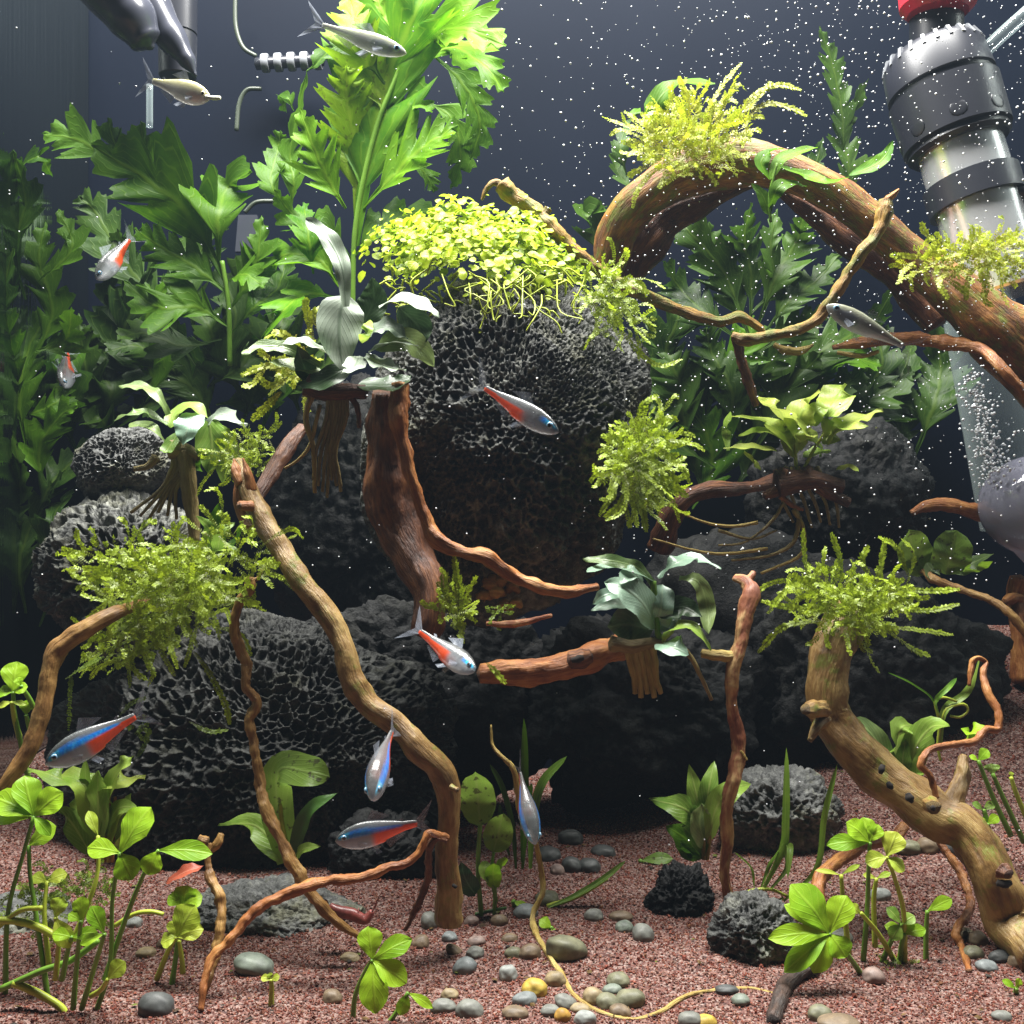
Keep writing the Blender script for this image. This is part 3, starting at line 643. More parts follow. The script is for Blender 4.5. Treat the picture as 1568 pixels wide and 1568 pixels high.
wood('driftwood', 'thick gnarled olive driftwood with bored holes leaning to the bottom right corner', WOOD_OLIVE,
     [(1310, 935, .332, 30), (1288, 965, .326, 32), (1275, 1010, .322, 30), (1265, 1060, .319, 30), (1270, 1100, .318, 32), (1300, 1140, .315, 33), (1345, 1180, .311, 34), (1395, 1218, .306, 31), (1435, 1246, .302, 34), (1475, 1272, .298, 33), (1508, 1315, .294, 35), (1530, 1365, .291, 36), (1552, 1415, .289, 36), (1600, 1490, .288, 36)],
     [('stub', [(1262, 1085, .309, 12), (1242, 1086, .304, 12), (1233, 1086, .302, 9)], None), ('stub', [(1262, 1098, .31, 11), (1248, 1118, .306, 8), (1240, 1134, .304, 4)], None),
      ('knot', [(1425, 1232, .294, 12), (1430, 1236, .2895, 11)], None), ('knot', [(1428, 1237, .2882, 4), (1430, 1238, .2877, 4)], HOLE),
      ('branch', [(1455, 1252, .299, 15), (1462, 1220, .302, 13), (1473, 1188, .306, 12), (1476, 1160, .31, 8)], None),
      ('twig', [(1434, 1222, .297, 5), (1425, 1190, .298, 5), (1410, 1170, .298, 6), (1424, 1148, .30, 5), (1460, 1140, .303, 5), (1492, 1135, .306, 6), (1510, 1117, .309, 6), (1528, 1116, .31, 6), (1528, 1090, .312, 6), (1512, 1060, .316, 6), (1505, 1030, .32, 5), (1510, 1015, .322, 4), (1497, 1008, .322, 4), (1488, 1018, .322, 5), (1484, 1050, .32, 3)], WOOD_ORANGE),
      ('hole', [(1352, 1172, .3005, 4), (1350, 1178, .3, 6), (1348, 1184, .3005, 3)], HOLE), ('hole', [(1360, 1198, .301, 4), (1363, 1203, .3005, 5), (1366, 1207, .301, 3)], HOLE), ('hole', [(1390, 1215, .2955, 4), (1393, 1222, .295, 6), (1396, 1228, .2955, 3)], HOLE),
      ('knot', [(1535, 1332, .281, 14), (1545, 1340, .279, 10)], WOOD_BROWN), ('hole', [(1527, 1352, .2805, 6), (1537, 1354, .280, 7), (1548, 1352, .2805, 4)], HOLE)], seed=47, rough=0.24, ridge=0.14, nseg=22)
wood('driftwood', 'stick orange above and blackened below in front of the rounded rock', WOOD_ORANGE,
     [(1385, 1265, .322, 7), (1365, 1285, .318, 9), (1325, 1295, .312, 8), (1285, 1318, .305, 10), (1258, 1342, .298, 11), (1252, 1370, .293, 11), (1261, 1400, .288, 10), (1263, 1440, .284, 9), (1252, 1462, .280, 8)],
     [('branch', [(1252, 1462, .280, 8), (1240, 1480, .276, 10), (1215, 1505, .271, 12), (1196, 1530, .266, 12), (1184, 1570, .262, 11)], WOOD_BLACK)], seed=53, rough=0.22)
wood('driftwood', 'slim pale root arching to the right edge below the round-leaved plant', WOOD_TAN,
     [(1412, 874, .40, 5), (1432, 888, .395, 7), (1470, 902, .39, 6), (1515, 918, .383, 6), (1545, 938, .378, 7), (1575, 975, .376, 6)], seed=59)
wood('driftwood', 'orange driftwood stub standing on the sand slope at the right edge', WOOD_ORANGE,
     [(1562, 885, .435, 16), (1556, 915, .435, 14), (1562, 960, .43, 16), (1570, 1000, .428, 20), (1575, 1045, .425, 24)], [('twig', [(1560, 918, .432, 10), (1548, 918, .43, 9), (1538, 922, .428, 5)], None)], seed=61)
wood('driftwood', 'curved brown branch under the mossy clump behind the cave', WOOD_BROWN,
     [(1010, 840, .40, 20), (1025, 800, .395, 18), (1045, 768, .392, 13), (1080, 752, .392, 12), (1120, 748, .394, 11), (1155, 746, .40, 8), (1200, 735, .41, 14)], seed=67)
wood('driftwood', 'short orange twig floating level beside the clear plastic dome', WOOD_ORANGE,
     [(1396, 786, .43, 5), (1420, 774, .43, 9), (1460, 775, .43, 11), (1500, 786, .43, 12), (1530, 795, .43, 10)], seed=71)
wood('driftwood', 'thin jointed tan root dropping onto pebbles at the lower right', WOOD_ORANGE,
     [(1436, 1272, .325, 5), (1442, 1295, .322, 6), (1462, 1320, .317, 7), (1478, 1352, .311, 6), (1486, 1388, .304, 6), (1474, 1410, .299, 7), (1464, 1432, .296, 6), (1474, 1455, .291, 6), (1484, 1490, .288, 4)], seed=73, rough=0.4)
# ------------------------------------------------------------------ plants
def pxs(pts, d):
    return [P(q[0], q[1], d+(q[2]*0.001 if len(q) > 2 else 0)) for q in pts]
PG = None
def plant(name, label, cat, d, base, leaves=(), stems=(), roots=(), group=None, seed=1, rootmat=ROOT_OLIVE, base_pt=None):
    rg = random.Random(seed)
    b = base_pt or P(base[0], base[1], d)
    t = thing(name, label, cat, b, group)
    for i, lf in enumerate(leaves):
        pts, wd, mt, pf = lf[:4]; op = dict(lf[4]) if len(lf) > 4 else {}
        lab = op.pop('label', None)
        pts = [(q[0], q[1], q[2] if len(q) > 2 else (0 if j == 0 else -rg.uniform(-2.5, 4)*j)) for j, q in enumerate(pts)]
        mb = MB(); kw = dict(fold=0.16, wave=0.05, nl=14, nw=6, seed=seed*5+i); kw.update(op)
        fcg = kw.pop('facing', None) or (CAMV*rg.uniform(0.5, 0.9)+UPV*rg.uniform(0.5, 0.8)+Vector((rg.uniform(-.3, .3), 0, 0)))
        blade(mb, pxs(pts, d), wd*PX(d), fcg, pf, **kw)
        o = mb.build('leaf', mt, t)
        if lab: o['label'] = lab
    for i, st in enumerate(stems):
        pts, r, mt = st
        mb = MB(); q = pxs(pts, d); tube(mb, q, [r*PX(d)*(1-0.25*j/len(q)) for j in range(len(q))], 7, 16, 0.08, 0, seed+i)
        mb.build('stem', mt, t)
    for i, rt in enumerate(roots):
        pts, r = rt[:2]
        mb = MB(); q = pxs(pts, d); tube(mb, q, [r*PX(d)*(1-0.6*j/len(q)) for j in range(len(q))], 6, 18, 0.3, 0, seed+i)
        mb.build('root', rt[2] if len(rt) > 2 else rootmat, t)
    return t
STEMG = plain('stem_green', (0.15, 0.30, 0.03), 0.4, 0, 0.4, 60, 0.35)
STEMD = plain('stem_dark_green', (0.06, 0.14, 0.025), 0.4, 0, 0.4, 60, 0.35)
STEMY = plain('stem_yellow_green', (0.42, 0.50, 0.05), 0.4, 0, 0.4, 60, 0.3)
def fernplant(label, d, base, fronds, mat=FERN, seed=1, group='feathery water ferns', stem=None):
    b = P(base[0], base[1], d); t = thing('water_fern', label, 'fern', b, group)
    for i, fr in enumerate(fronds):
        pts, wd, nl = fr[:3]; mt = fr[3] if len(fr) > 3 else mat
        rg = random.Random(seed*31+i)
        q = [(p[0], p[1], p[2] if len(p) > 2 else j*rg.uniform(-5, 5)) for j, p in enumerate(pts)]
        mb = MB(); frond(mb, pxs(q, d), wd*PX(d), nl, CAMV*0.9+UPV*rg.uniform(.1, .7)+Vector((rg.uniform(-.4, .4), 0, 0)), seed*13+i, sub=wd > 60, lobew=fr[4] if len(fr) > 4 else .25)
        mb.build('frond', mt, t)
    if stem:
        mb = MB(); q = pxs(stem, d); tube(mb, q, [4*PX(d)]*len(q), 7, 24, 0.1, 0, seed); mb.build('stem', STEMG, t)
    return t
# the tall fern at the back, left of centre
fernplant('tall bright green water fern reaching the top beside the carpet plant', .425, (540, 470), [
    ([(545, 380), (565, 240), (600, 110), (640, 10, -10), (660, -50, -10)], 210, 6),
    ([(600, 130), (650, 60), (710, 45, -20), (775, 70, -28)], 120, 4),
    ([(610, 120), (680, 75), (735, 95, -15), (772, 140, -15)], 100, 4),
    ([(545, 340), (545, 240), (532, 160), (530, 100)], 120, 6, FERN_Y),
    ([(555, 320), (610, 260, -8), (655, 220, -14), (702, 192, -20)], 125, 5),
    ([(565, 250), (595, 190), (630, 155), (662, 172)], 70, 4),
    ([(530, 320), (505, 280), (482, 230), (458, 165)], 80, 5),
    ([(530, 410), (580, 350), (640, 325), (700, 322)], 66, 4, FERN_B),
    ([(480, 420), (472, 360), (465, 310)], 64, 4),
    ([(600, 200), (570, 120), (545, 50), (535, -10)], 110, 5, FERN_Y),
    ([(590, 130), (560, 90), (520, 70), (470, 110)], 80, 4, FERN_B),
    ([(620, 100), (590, 30), (570, -20)], 90, 4),
    ([(520, 440), (490, 400), (440, 390), (400, 420)], 80, 5),
    ([(530, 460), (470, 450), (430, 480), (400, 520)], 80, 5),
    ([(540, 400), (500, 350), (450, 330), (420, 290)], 70, 4, FERN_B),
    ([(660, 80, 5), (710, 130, 10), (735, 190, 15), (720, 245, 18)], 80, 5, FERN_B),
    ([(640, 150, 15), (690, 180, 20), (705, 240, 22), (690, 290, 25)], 60, 4, FERN_B),
    ([(620, 240, 15), (650, 265, 20), (665, 295, 22)], 44, 4, FERN_B),
], FERN, 3, stem=[(540, 480), (545, 340), (575, 200), (610, 110), (640, 20)])
fernplant('broad-lobed green water fern leaning left below the grey spout', .435, (350, 520), [
    ([(345, 430), (290, 330), (225, 275, -12), (140, 222, -18)], 150, 4, FERN_B, .42),
    ([(335, 400), (335, 330), (350, 285), (385, 262)], 110, 4, FERN_B, .4),
    ([(250, 285, -8), (225, 240, -10), (215, 185, -12)], 60, 2),
    ([(200, 260, -12), (178, 225, -14), (165, 180, -16)], 50, 2),
    ([(180, 250, -12), (120, 215, -8), (65, 205, -4)], 80, 3, FERN_B),
    ([(350, 450), (300, 410), (250, 380), (205, 350)], 90, 5, FERN_B),
    ([(355, 470), (380, 430), (395, 390), (400, 330)], 80, 5, FERN_B),
    ([(350, 500), (300, 470), (240, 470), (190, 430)], 90, 5, FERN_B),
    ([(355, 510), (390, 470), (425, 440), (440, 390)], 80, 5, FERN_B),
    ([(350, 430), (375, 420, -8), (405, 440, -14)], 70, 3),
    ([(340, 520), (280, 530), (220, 510), (180, 520)], 80, 5, FERN_D),
], FERN_B, 7, stem=[(352, 560), (350, 470), (340, 400)])
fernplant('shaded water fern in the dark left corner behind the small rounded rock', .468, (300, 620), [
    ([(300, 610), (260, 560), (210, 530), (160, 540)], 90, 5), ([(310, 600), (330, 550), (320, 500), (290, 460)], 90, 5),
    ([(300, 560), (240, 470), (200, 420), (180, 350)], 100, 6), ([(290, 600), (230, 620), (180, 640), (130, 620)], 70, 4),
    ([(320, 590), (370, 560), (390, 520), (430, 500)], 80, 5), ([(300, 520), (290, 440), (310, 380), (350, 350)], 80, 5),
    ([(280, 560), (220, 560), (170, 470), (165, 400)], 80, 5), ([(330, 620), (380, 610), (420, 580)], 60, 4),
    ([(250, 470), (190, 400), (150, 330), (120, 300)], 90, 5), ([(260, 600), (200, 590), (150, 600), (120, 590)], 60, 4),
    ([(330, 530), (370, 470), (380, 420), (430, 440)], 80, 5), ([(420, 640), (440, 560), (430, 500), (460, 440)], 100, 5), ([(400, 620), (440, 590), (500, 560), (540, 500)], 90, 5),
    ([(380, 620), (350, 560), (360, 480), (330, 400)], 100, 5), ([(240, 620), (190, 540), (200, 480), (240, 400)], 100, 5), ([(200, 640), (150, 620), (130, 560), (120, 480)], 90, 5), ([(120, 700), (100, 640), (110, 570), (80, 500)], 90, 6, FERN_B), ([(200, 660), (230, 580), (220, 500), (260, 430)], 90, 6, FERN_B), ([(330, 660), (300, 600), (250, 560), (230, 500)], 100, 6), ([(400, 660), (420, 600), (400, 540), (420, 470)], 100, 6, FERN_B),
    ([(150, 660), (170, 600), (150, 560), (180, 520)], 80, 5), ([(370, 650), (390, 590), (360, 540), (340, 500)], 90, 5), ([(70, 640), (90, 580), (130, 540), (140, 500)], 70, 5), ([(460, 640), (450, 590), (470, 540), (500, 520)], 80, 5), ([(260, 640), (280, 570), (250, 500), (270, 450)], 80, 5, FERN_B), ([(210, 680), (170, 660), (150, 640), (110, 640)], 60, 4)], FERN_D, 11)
fernplant('loose water fern fronds standing for dim reflections in the left glass pane', .430, (30, 700), [  # fronds added in place of fern reflections in the pane
    ([(40, 690), (30, 600), (50, 520), (90, 470)], 80, 6), ([(30, 680), (10, 580), (0, 480), (20, 380)], 90, 6),
    ([(45, 560), (80, 480), (60, 400), (70, 340)], 80, 5), ([(40, 460), (20, 380), (40, 310), (20, 230)], 90, 5),
    ([(60, 430), (110, 380), (90, 320)], 60, 4), ([(30, 640), (80, 620), (110, 590)], 50, 4), ([(20, 300), (30, 260), (60, 240), (80, 270)], 46, 4),
    ([(50, 540), (100, 520), (110, 470)], 60, 4), ([(40, 940), (30, 860), (60, 780), (100, 720)], 80, 6, FERN_D), ([(60, 960), (90, 880), (80, 800), (120, 740)], 80, 5, FERN_D), ([(20, 900), (10, 820), (30, 740), (20, 660)], 80, 6, FERN_D), ([(50, 800), (80, 740), (120, 700), (150, 690)], 70, 5, FERN_D), ([(70, 760), (60, 690), (90, 640), (120, 620)], 70, 5)], FERN_B, 13)
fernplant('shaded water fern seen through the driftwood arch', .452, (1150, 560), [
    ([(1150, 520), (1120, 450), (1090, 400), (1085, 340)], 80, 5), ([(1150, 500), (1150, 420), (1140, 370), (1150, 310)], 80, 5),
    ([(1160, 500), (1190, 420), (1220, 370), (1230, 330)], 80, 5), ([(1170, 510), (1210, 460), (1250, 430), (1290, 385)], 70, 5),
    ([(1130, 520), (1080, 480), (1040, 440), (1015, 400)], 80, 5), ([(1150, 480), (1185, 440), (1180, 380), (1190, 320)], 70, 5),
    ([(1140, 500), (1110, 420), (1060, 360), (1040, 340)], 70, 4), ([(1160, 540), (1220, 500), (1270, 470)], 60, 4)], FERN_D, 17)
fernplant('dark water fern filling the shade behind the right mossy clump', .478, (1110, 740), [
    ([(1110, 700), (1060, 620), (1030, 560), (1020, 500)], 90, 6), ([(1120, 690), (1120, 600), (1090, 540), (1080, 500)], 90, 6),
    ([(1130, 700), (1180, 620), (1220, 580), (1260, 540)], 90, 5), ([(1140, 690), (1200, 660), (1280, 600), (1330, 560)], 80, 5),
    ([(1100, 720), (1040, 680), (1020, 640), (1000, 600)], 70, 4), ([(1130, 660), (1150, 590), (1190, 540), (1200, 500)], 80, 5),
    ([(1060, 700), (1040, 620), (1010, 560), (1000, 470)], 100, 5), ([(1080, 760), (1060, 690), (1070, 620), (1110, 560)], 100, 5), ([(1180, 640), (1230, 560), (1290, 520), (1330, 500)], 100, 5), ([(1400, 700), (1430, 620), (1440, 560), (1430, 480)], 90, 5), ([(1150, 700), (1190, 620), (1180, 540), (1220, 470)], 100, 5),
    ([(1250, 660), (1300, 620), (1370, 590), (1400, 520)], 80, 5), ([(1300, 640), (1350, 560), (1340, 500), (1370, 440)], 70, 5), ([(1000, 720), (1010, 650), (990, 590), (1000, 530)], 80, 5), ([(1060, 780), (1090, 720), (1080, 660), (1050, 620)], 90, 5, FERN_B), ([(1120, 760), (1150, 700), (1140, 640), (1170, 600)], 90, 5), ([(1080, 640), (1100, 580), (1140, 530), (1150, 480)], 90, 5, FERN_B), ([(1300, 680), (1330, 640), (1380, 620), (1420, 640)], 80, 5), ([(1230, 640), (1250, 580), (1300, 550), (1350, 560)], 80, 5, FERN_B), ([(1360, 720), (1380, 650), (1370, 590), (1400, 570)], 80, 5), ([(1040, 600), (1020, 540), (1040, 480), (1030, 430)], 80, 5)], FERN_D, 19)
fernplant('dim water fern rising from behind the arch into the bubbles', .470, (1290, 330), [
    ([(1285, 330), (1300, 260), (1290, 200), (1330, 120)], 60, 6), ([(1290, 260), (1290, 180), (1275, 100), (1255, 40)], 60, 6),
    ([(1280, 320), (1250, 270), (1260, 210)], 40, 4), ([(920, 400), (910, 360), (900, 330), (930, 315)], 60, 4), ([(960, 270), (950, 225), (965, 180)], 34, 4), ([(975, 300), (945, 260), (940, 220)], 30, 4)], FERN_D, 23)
fernplant('small-leaved stem plant left of the tall fern', .452, (440, 330), [
    ([(445, 330), (450, 280), (445, 230), (470, 110)], 60, 6), ([(440, 320), (415, 280), (425, 230), (430, 200)], 56, 5), ([(450, 170), (440, 150), (430, 170)], 34, 2)], FERN_B, 29, group=None)
plant('floating_leaf', 'pale strap leaves draped over the crown of the driftwood arch', 'plant', .372, (1180, 270), [
    ([(1180, 275), (1195, 245), (1225, 232), (1252, 226)], 22, FERN, 'lance'), ([(1195, 255), (1235, 268), (1265, 278), (1300, 272)], 20, FERN, 'lance'),
    ([(1300, 268), (1335, 255), (1355, 240), (1368, 215)], 24, FERN, 'lance'), ([(1178, 320), (1190, 290), (1210, 280), (1235, 285)], 24, FERN_B, 'ovate'),
    ([(1178, 275), (1165, 250), (1180, 232), (1200, 228)], 24, FERN, 'ovate'), ([(1178, 330), (1168, 300), (1150, 280)], 20, FERN_B, 'ovate')],
    stems=[([(1180, 340), (1178, 300), (1190, 250)], 2.5, STEMG)], seed=31)
plant('curled_leaf', 'rounded translucent leaf curling out of the arch-top moss', 'plant', .40, (1000, 190), [
    ([(1000, 200), (1005, 160), (1035, 130), (1095, 128)], 36, FERN_B, 'strap'), ([(980, 190), (972, 175), (980, 165)], 20, FERN_B, 'ovate')], seed=33)

# ---- rosette plants
SG, BG_, OL, DK = SILVER, BLUEGREEN, OLIVELEAF, DARKLEAF
plant('silver_leaved_plant', 'silvery broad-leaved plant with trailing roots left of the large lava rock', 'plant', .318, (530, 590), [
    ([(530, 470), (524, 410), (502, 365, 4), (468, 335, 6)], 30, SG, 'ribbon', dict(wave=0.12, nl=26, facing=CAMV*.7+UPV*0.7)),
    ([(532, 452, 3), (521, 478, 0), (520, 525, -2), (526, 570, -3)], 74, SG, 'ovate', dict(facing=CAMV*1.0+UPV*0.30, fold=-0.10, nw=8, wave=.03)),
    ([(510, 545), (465, 525, -3), (425, 530, -4)], 46, SG, 'lance', dict(facing=CAMV*0.4+UPV)),
    ([(490, 560), (445, 535), (405, 530), (370, 542)], 24, OL, 'ribbon', dict(wave=0.12)),
    ([(555, 500, 4), (572, 460, 5), (570, 425, 5)], 48, DK, 'ovate', dict(facing=CAMV)),
    ([(580, 470), (615, 458, -2), (648, 470, -4), (672, 486, -4)], 46, SG, 'lance', dict(facing=CAMV*0.5+UPV)),
    ([(575, 535), (615, 520), (645, 535), (665, 562)], 40, OL, 'lance', dict(facing=CAMV*0.8+UPV*0.2)),
    ([(565, 540), (600, 525, -6), (640, 530, -8)], 26, SG, 'lance', dict(facing=CAMV*0.25+UPV)),
    ([(560, 545), (592, 562, -8), (622, 568, -10)], 38, SG, 'ovate', dict(facing=CAMV*0.4+UPV, wave=0.1)),
    ([(550, 545), (540, 565, -8), (522, 572, -10)], 36, SG, 'ovate', dict(facing=CAMV*0.4+UPV)),
    ([(610, 470, 3), (640, 500, 3), (648, 530, 2)], 44, DK, 'lance', dict(facing=CAMV)),
    ([(560, 510), (595, 500, -4), (625, 520, -6)], 34, SG, 'ovate', dict(wave=0.12)),
    ([(500, 575), (450, 560), (412, 555)], 30, OL, 'lance'), ([(480, 590), (465, 560), (455, 530)], 34, DK, 'lance'), ([(545, 590), (600, 590), (630, 575)], 50, DK, 'ovate'), ([(540, 560), (490, 585, -3), (455, 590)], 40, DK, 'ovate'),
    ([(555, 525), (562, 505, -6), (568, 490)], 20, YELLOWLEAF, 'ovate')],
    roots=[([(505+4*i, 590), (500+5*i, 640), (490+5*i-abs(i-3)*2, 690+6*(i % 3)), (480+7*i, 735+9*(i % 4))], 4.5) for i in range(7)]
    + [([(490, 620), (475, 680), (455, 705), (436, 717)], 3.5, ROOT_YELLOW), ([(510, 600), (510, 680), (518, 720), (523, 745)], 4), ([(480, 600), (468, 640), (480, 690), (482, 755)], 5.5, ROOT_YELLOW),
       ([(520, 590), (545, 620), (550, 655)], 6, WOOD_BROWN), ([(470, 590), (500, 600), (560, 600)], 20, WOOD_BROWN)], group='rosette plants tied to wood and rock', seed=3)
plant('wavy_leaved_plant', 'green wavy-leaved plant with pale bundled roots above the small left rock', 'plant', .345, (275, 680), [
    ([(258, 635), (240, 605), (215, 592, 5), (182, 592, 6)], 20, OL, 'ribbon', dict(wave=0.15)),
    ([(256, 650), (225, 632), (200, 632), (175, 645)], 20, OL, 'ribbon', dict(wave=0.1)),
    ([(252, 675), (235, 655), (215, 650), (198, 655)], 18, OL, 'ribbon'),
    ([(300, 632, 2), (288, 655, -4), (280, 682, -5)], 46, BG_, 'ovate', dict(facing=CAMV*0.6+UPV*0.7)),
    ([(262, 655), (270, 635), (295, 622), (318, 640)], 36, CRYPT, 'lance', dict(facing=CAMV*0.5+UPV)),
    ([(315, 650), (335, 635), (360, 640), (375, 655)], 24, SG, 'ribbon', dict(wave=0.1)),
    ([(320, 640), (325, 690, -3), (318, 725, -4)], 50, CRYPT, 'ovate', dict(facing=CAMV)),
    ([(330, 650), (345, 690, -2), (340, 740, -2)], 40, CRYPT, 'lance', dict(facing=CAMV)),
    ([(290, 690), (300, 710), (310, 722)], 20, FERN_B, 'ovate'), ([(275, 660), (255, 690), (245, 690)], 24, CRYPT, 'ovate')],
    roots=[([(270+5*i, 690), (262+6*i, 720), (245+5*i, 750), (200+14*i, 785+5*(i % 3))], 4.5) for i in range(6)] + [([(285, 690), (290, 740), (295, 790), (300, 830)], 14, ROOT_OLIVE), ([(240, 700), (225, 715), (205, 718)], 7), ([(260, 690), (285, 690), (305, 700)], 16, ROOT_OLIVE)], group='rosette plants tied to wood and rock', seed=5)
plant('blue_green_plant', 'blue-green leaved plant on a wood stub right of the cave', 'plant', .318, (1000, 1000), [
    ([(1003, 962, 0), (985, 925, -5), (955, 900, -6), (925, 892, -4)], 54, BG_, 'lance', dict(facing=CAMV*0.7+UPV*0.6, fold=0.1, nw=8)),
    ([(1005, 965, 2), (1012, 930, -2), (1015, 895, 2)], 38, BG_, 'strap', dict(facing=CAMV*0.85+UPV*0.5)),
    ([(1003, 900), (980, 872), (945, 860), (892, 856)], 20, OL, 'ribbon', dict(wave=0.16, nl=26)),
    ([(1000, 890), (965, 872), (930, 868), (898, 876)], 22, BG_, 'ribbon', dict(facing=CAMV*0.4+UPV)),
    ([(1008, 885), (1035, 862), (1065, 855), (1104, 872)], 30, BG_, 'lance', dict(facing=CAMV*0.4+UPV, wave=0.1)),
    ([(1040, 885), (1068, 890), (1082, 925), (1085, 970)], 26, OL, 'ribbon', dict(wave=0.12)),
    ([(975, 925, 4), (935, 925, 0), (905, 935, 0)], 24, BG_, 'lance'), ([(960, 905), (925, 912), (908, 925)], 22, BG_, 'lance'),
    ([(1015, 985), (1035, 960, -5), (1065, 965, -6), (1088, 996, -6)], 34, CRYPT, 'lance', dict(facing=CAMV*0.3+UPV*0.9)),
    ([(1015, 985, -4), (1030, 990, -9), (1055, 1003, -10)], 46, BG_, 'ovate', dict(facing=CAMV*0.7+UPV*0.7)),
    ([(1000, 965, 5), (965, 955, 3), (930, 960, 4)], 74, DK, 'ovate', dict(facing=CAMV)),
    ([(1005, 940), (1045, 930), (1075, 945)], 40, DK, 'ovate'), ([(1005, 965), (1030, 940), (1040, 955)], 36, BG_, 'ovate'),
    ([(985, 890), (965, 880, -3), (950, 895)], 30, BG_, 'lance')],
    stems=[([(1000, 890), (1005, 940), (1008, 985)], 5, STEMG), ([(1015, 985), (1005, 960)], 4, STEMG)],
    roots=[([(960+9*i, 985), (965+9*i, 1010), (972+8*i, 1040), (972+10*i, 1062+6*(i % 2))], 8, ROOT_YELLOW) for i in range(5)] + [([(1040, 985), (1060, 1010), (1075, 1040), (1090, 1072)], 5), ([(935, 985), (965, 990), (1000, 985), (1035, 992)], 13, ROOT_OLIVE)], group='rosette plants tied to wood and rock', seed=9)
YL = YELLOWLEAF
plant('yellow_leaved_plant', 'yellow-green leaved plant with tangled roots on the right boulder', 'plant', .375, (1220, 720), [
    ([(1220, 715), (1205, 670), (1170, 645), (1120, 638)], 36, YL, 'lance', dict(facing=CAMV*.5+UPV)), ([(1215, 700), (1205, 650), (1185, 622), (1155, 606)], 46, YL, 'ovate', dict(facing=CAMV*.45+UPV)),
    ([(1225, 690), (1225, 640), (1240, 615), (1255, 598)], 50, YL, 'ovate', dict(facing=CAMV*.45+UPV)), ([(1265, 670), (1270, 630), (1285, 605), (1296, 588)], 56, YL, 'obovate', dict(wave=0.1, facing=CAMV*.45+UPV)),
    ([(1265, 680), (1290, 650), (1320, 640), (1352, 628)], 38, YL, 'ovate', dict(wave=0.1, facing=CAMV*.45+UPV)), ([(1260, 680), (1280, 660), (1300, 655), (1330, 652)], 34, YL, 'ovate'),
    ([(1220, 690), (1190, 665), (1160, 660), (1130, 668)], 26, YL, 'lance', dict(facing=CAMV*.5+UPV)), ([(1225, 680), (1235, 665, -6), (1220, 640, -6)], 34, YL, 'ovate', dict(facing=CAMV*0.5+UPV)),
    ([(1220, 660), (1245, 670), (1260, 690)], 26, YL, 'lance'), ([(1190, 690), (1150, 685), (1108, 686)], 28, YL, 'ovate', dict(facing=CAMV*.45+UPV)),
    ([(1165, 720), (1150, 705), (1140, 690)], 18, YL, 'lance', dict(facing=CAMV*.5+UPV)), ([(1240, 650), (1250, 630), (1270, 620)], 34, YL, 'ovate'), ([(1115, 690), (1112, 660), (1118, 630)], 14, CRYPT, 'ribbon'),
    ([(1280, 720), (1300, 715), (1315, 722)], 16, YL, 'lance', dict(facing=CAMV*.5+UPV)), ([(1230, 700), (1260, 690), (1255, 700)], 30, YL, 'ovate', dict(facing=CAMV*.45+UPV))],
    stems=[([(1220, 725), (1215, 680), (1200, 650)], 3, STEMY), ([(1228, 725), (1245, 690), (1265, 660)], 3, STEMY)],
    roots=[([(1205+9*i, 715), (1195+14*i, 745), (1200+16*i, 770), (1215+14*i, 800+4*(i % 3))], 4) for i in range(6)]
    + [([(1160, 800), (1120, 806), (1080, 800), (1040, 784)], 3.2, ROOT_YELLOW), ([(1175, 840), (1110, 848), (1060, 842), (1000, 825)], 3.2, ROOT_YELLOW),
       ([(1225, 790), (1215, 830), (1180, 850), (1120, 858)], 4), ([(1215, 780), (1230, 810), (1225, 850), (1165, 878)], 4, ROOT_YELLOW), ([(1200, 770), (1180, 800), (1140, 830), (1100, 835)], 3), ([(1195, 760), (1215, 775), (1230, 780)], 5, WOOD_ORANGE),
       ([(1100, 812), (1150, 825), (1190, 812)], 3), ([(1205, 720), (1190, 750), (1170, 760)], 12, WOOD_BROWN), ([(1230, 720), (1260, 750), (1300, 770)], 14, WOOD_BROWN), ([(1190, 740), (1240, 735), (1290, 745)], 22, WOOD_BROWN)], group='rosette plants tied to wood and rock', seed=15)
plant('round_leaved_plant', 'dark round-leaved plant at the right above the pale arching root', 'plant', .40, (1440, 890), [
    ([(1420, 880), (1400, 850), (1392, 812)], 56, CRYPT_S, 'round', dict(facing=CAMV)), ([(1450, 880), (1455, 850), (1465, 812)], 62, CRYPT_S, 'round', dict(facing=CAMV)),
    ([(1465, 880), (1490, 862), (1522, 848)], 24, OL, 'ovate'), ([(1470, 872), (1495, 868), (1520, 860)], 26, CLOVER, 'ovate'), ([(1430, 890), (1425, 875), (1440, 860)], 30, OL, 'ovate')], seed=21)
plant('small_green_plant', 'small fresh green leaves sprouting below the bundled roots at left', 'plant', .325, (330, 850), [
    ([(330, 850), (320, 810), (300, 790)], 26, CRYPT, 'ovate'), ([(332, 850), (340, 815), (360, 800)], 24, CRYPT, 'ovate'), ([(330, 850), (345, 840, -3), (368, 845, -4)], 24, CRYPT, 'ovate', dict(facing=CAMV*.4+UPV)),
    ([(328, 850), (310, 840, -3), (285, 838, -4)], 28, CRYPT, 'ovate', dict(facing=CAMV*.4+UPV)), ([(330, 840), (330, 800), (335, 770)], 20, FERN_B, 'lance'), ([(335, 845), (365, 825), (372, 790)], 20, FERN_B, 'lance')], [([(331, 865), (331, 840), (333, 815)], 2.5, STEMG)], seed=35)
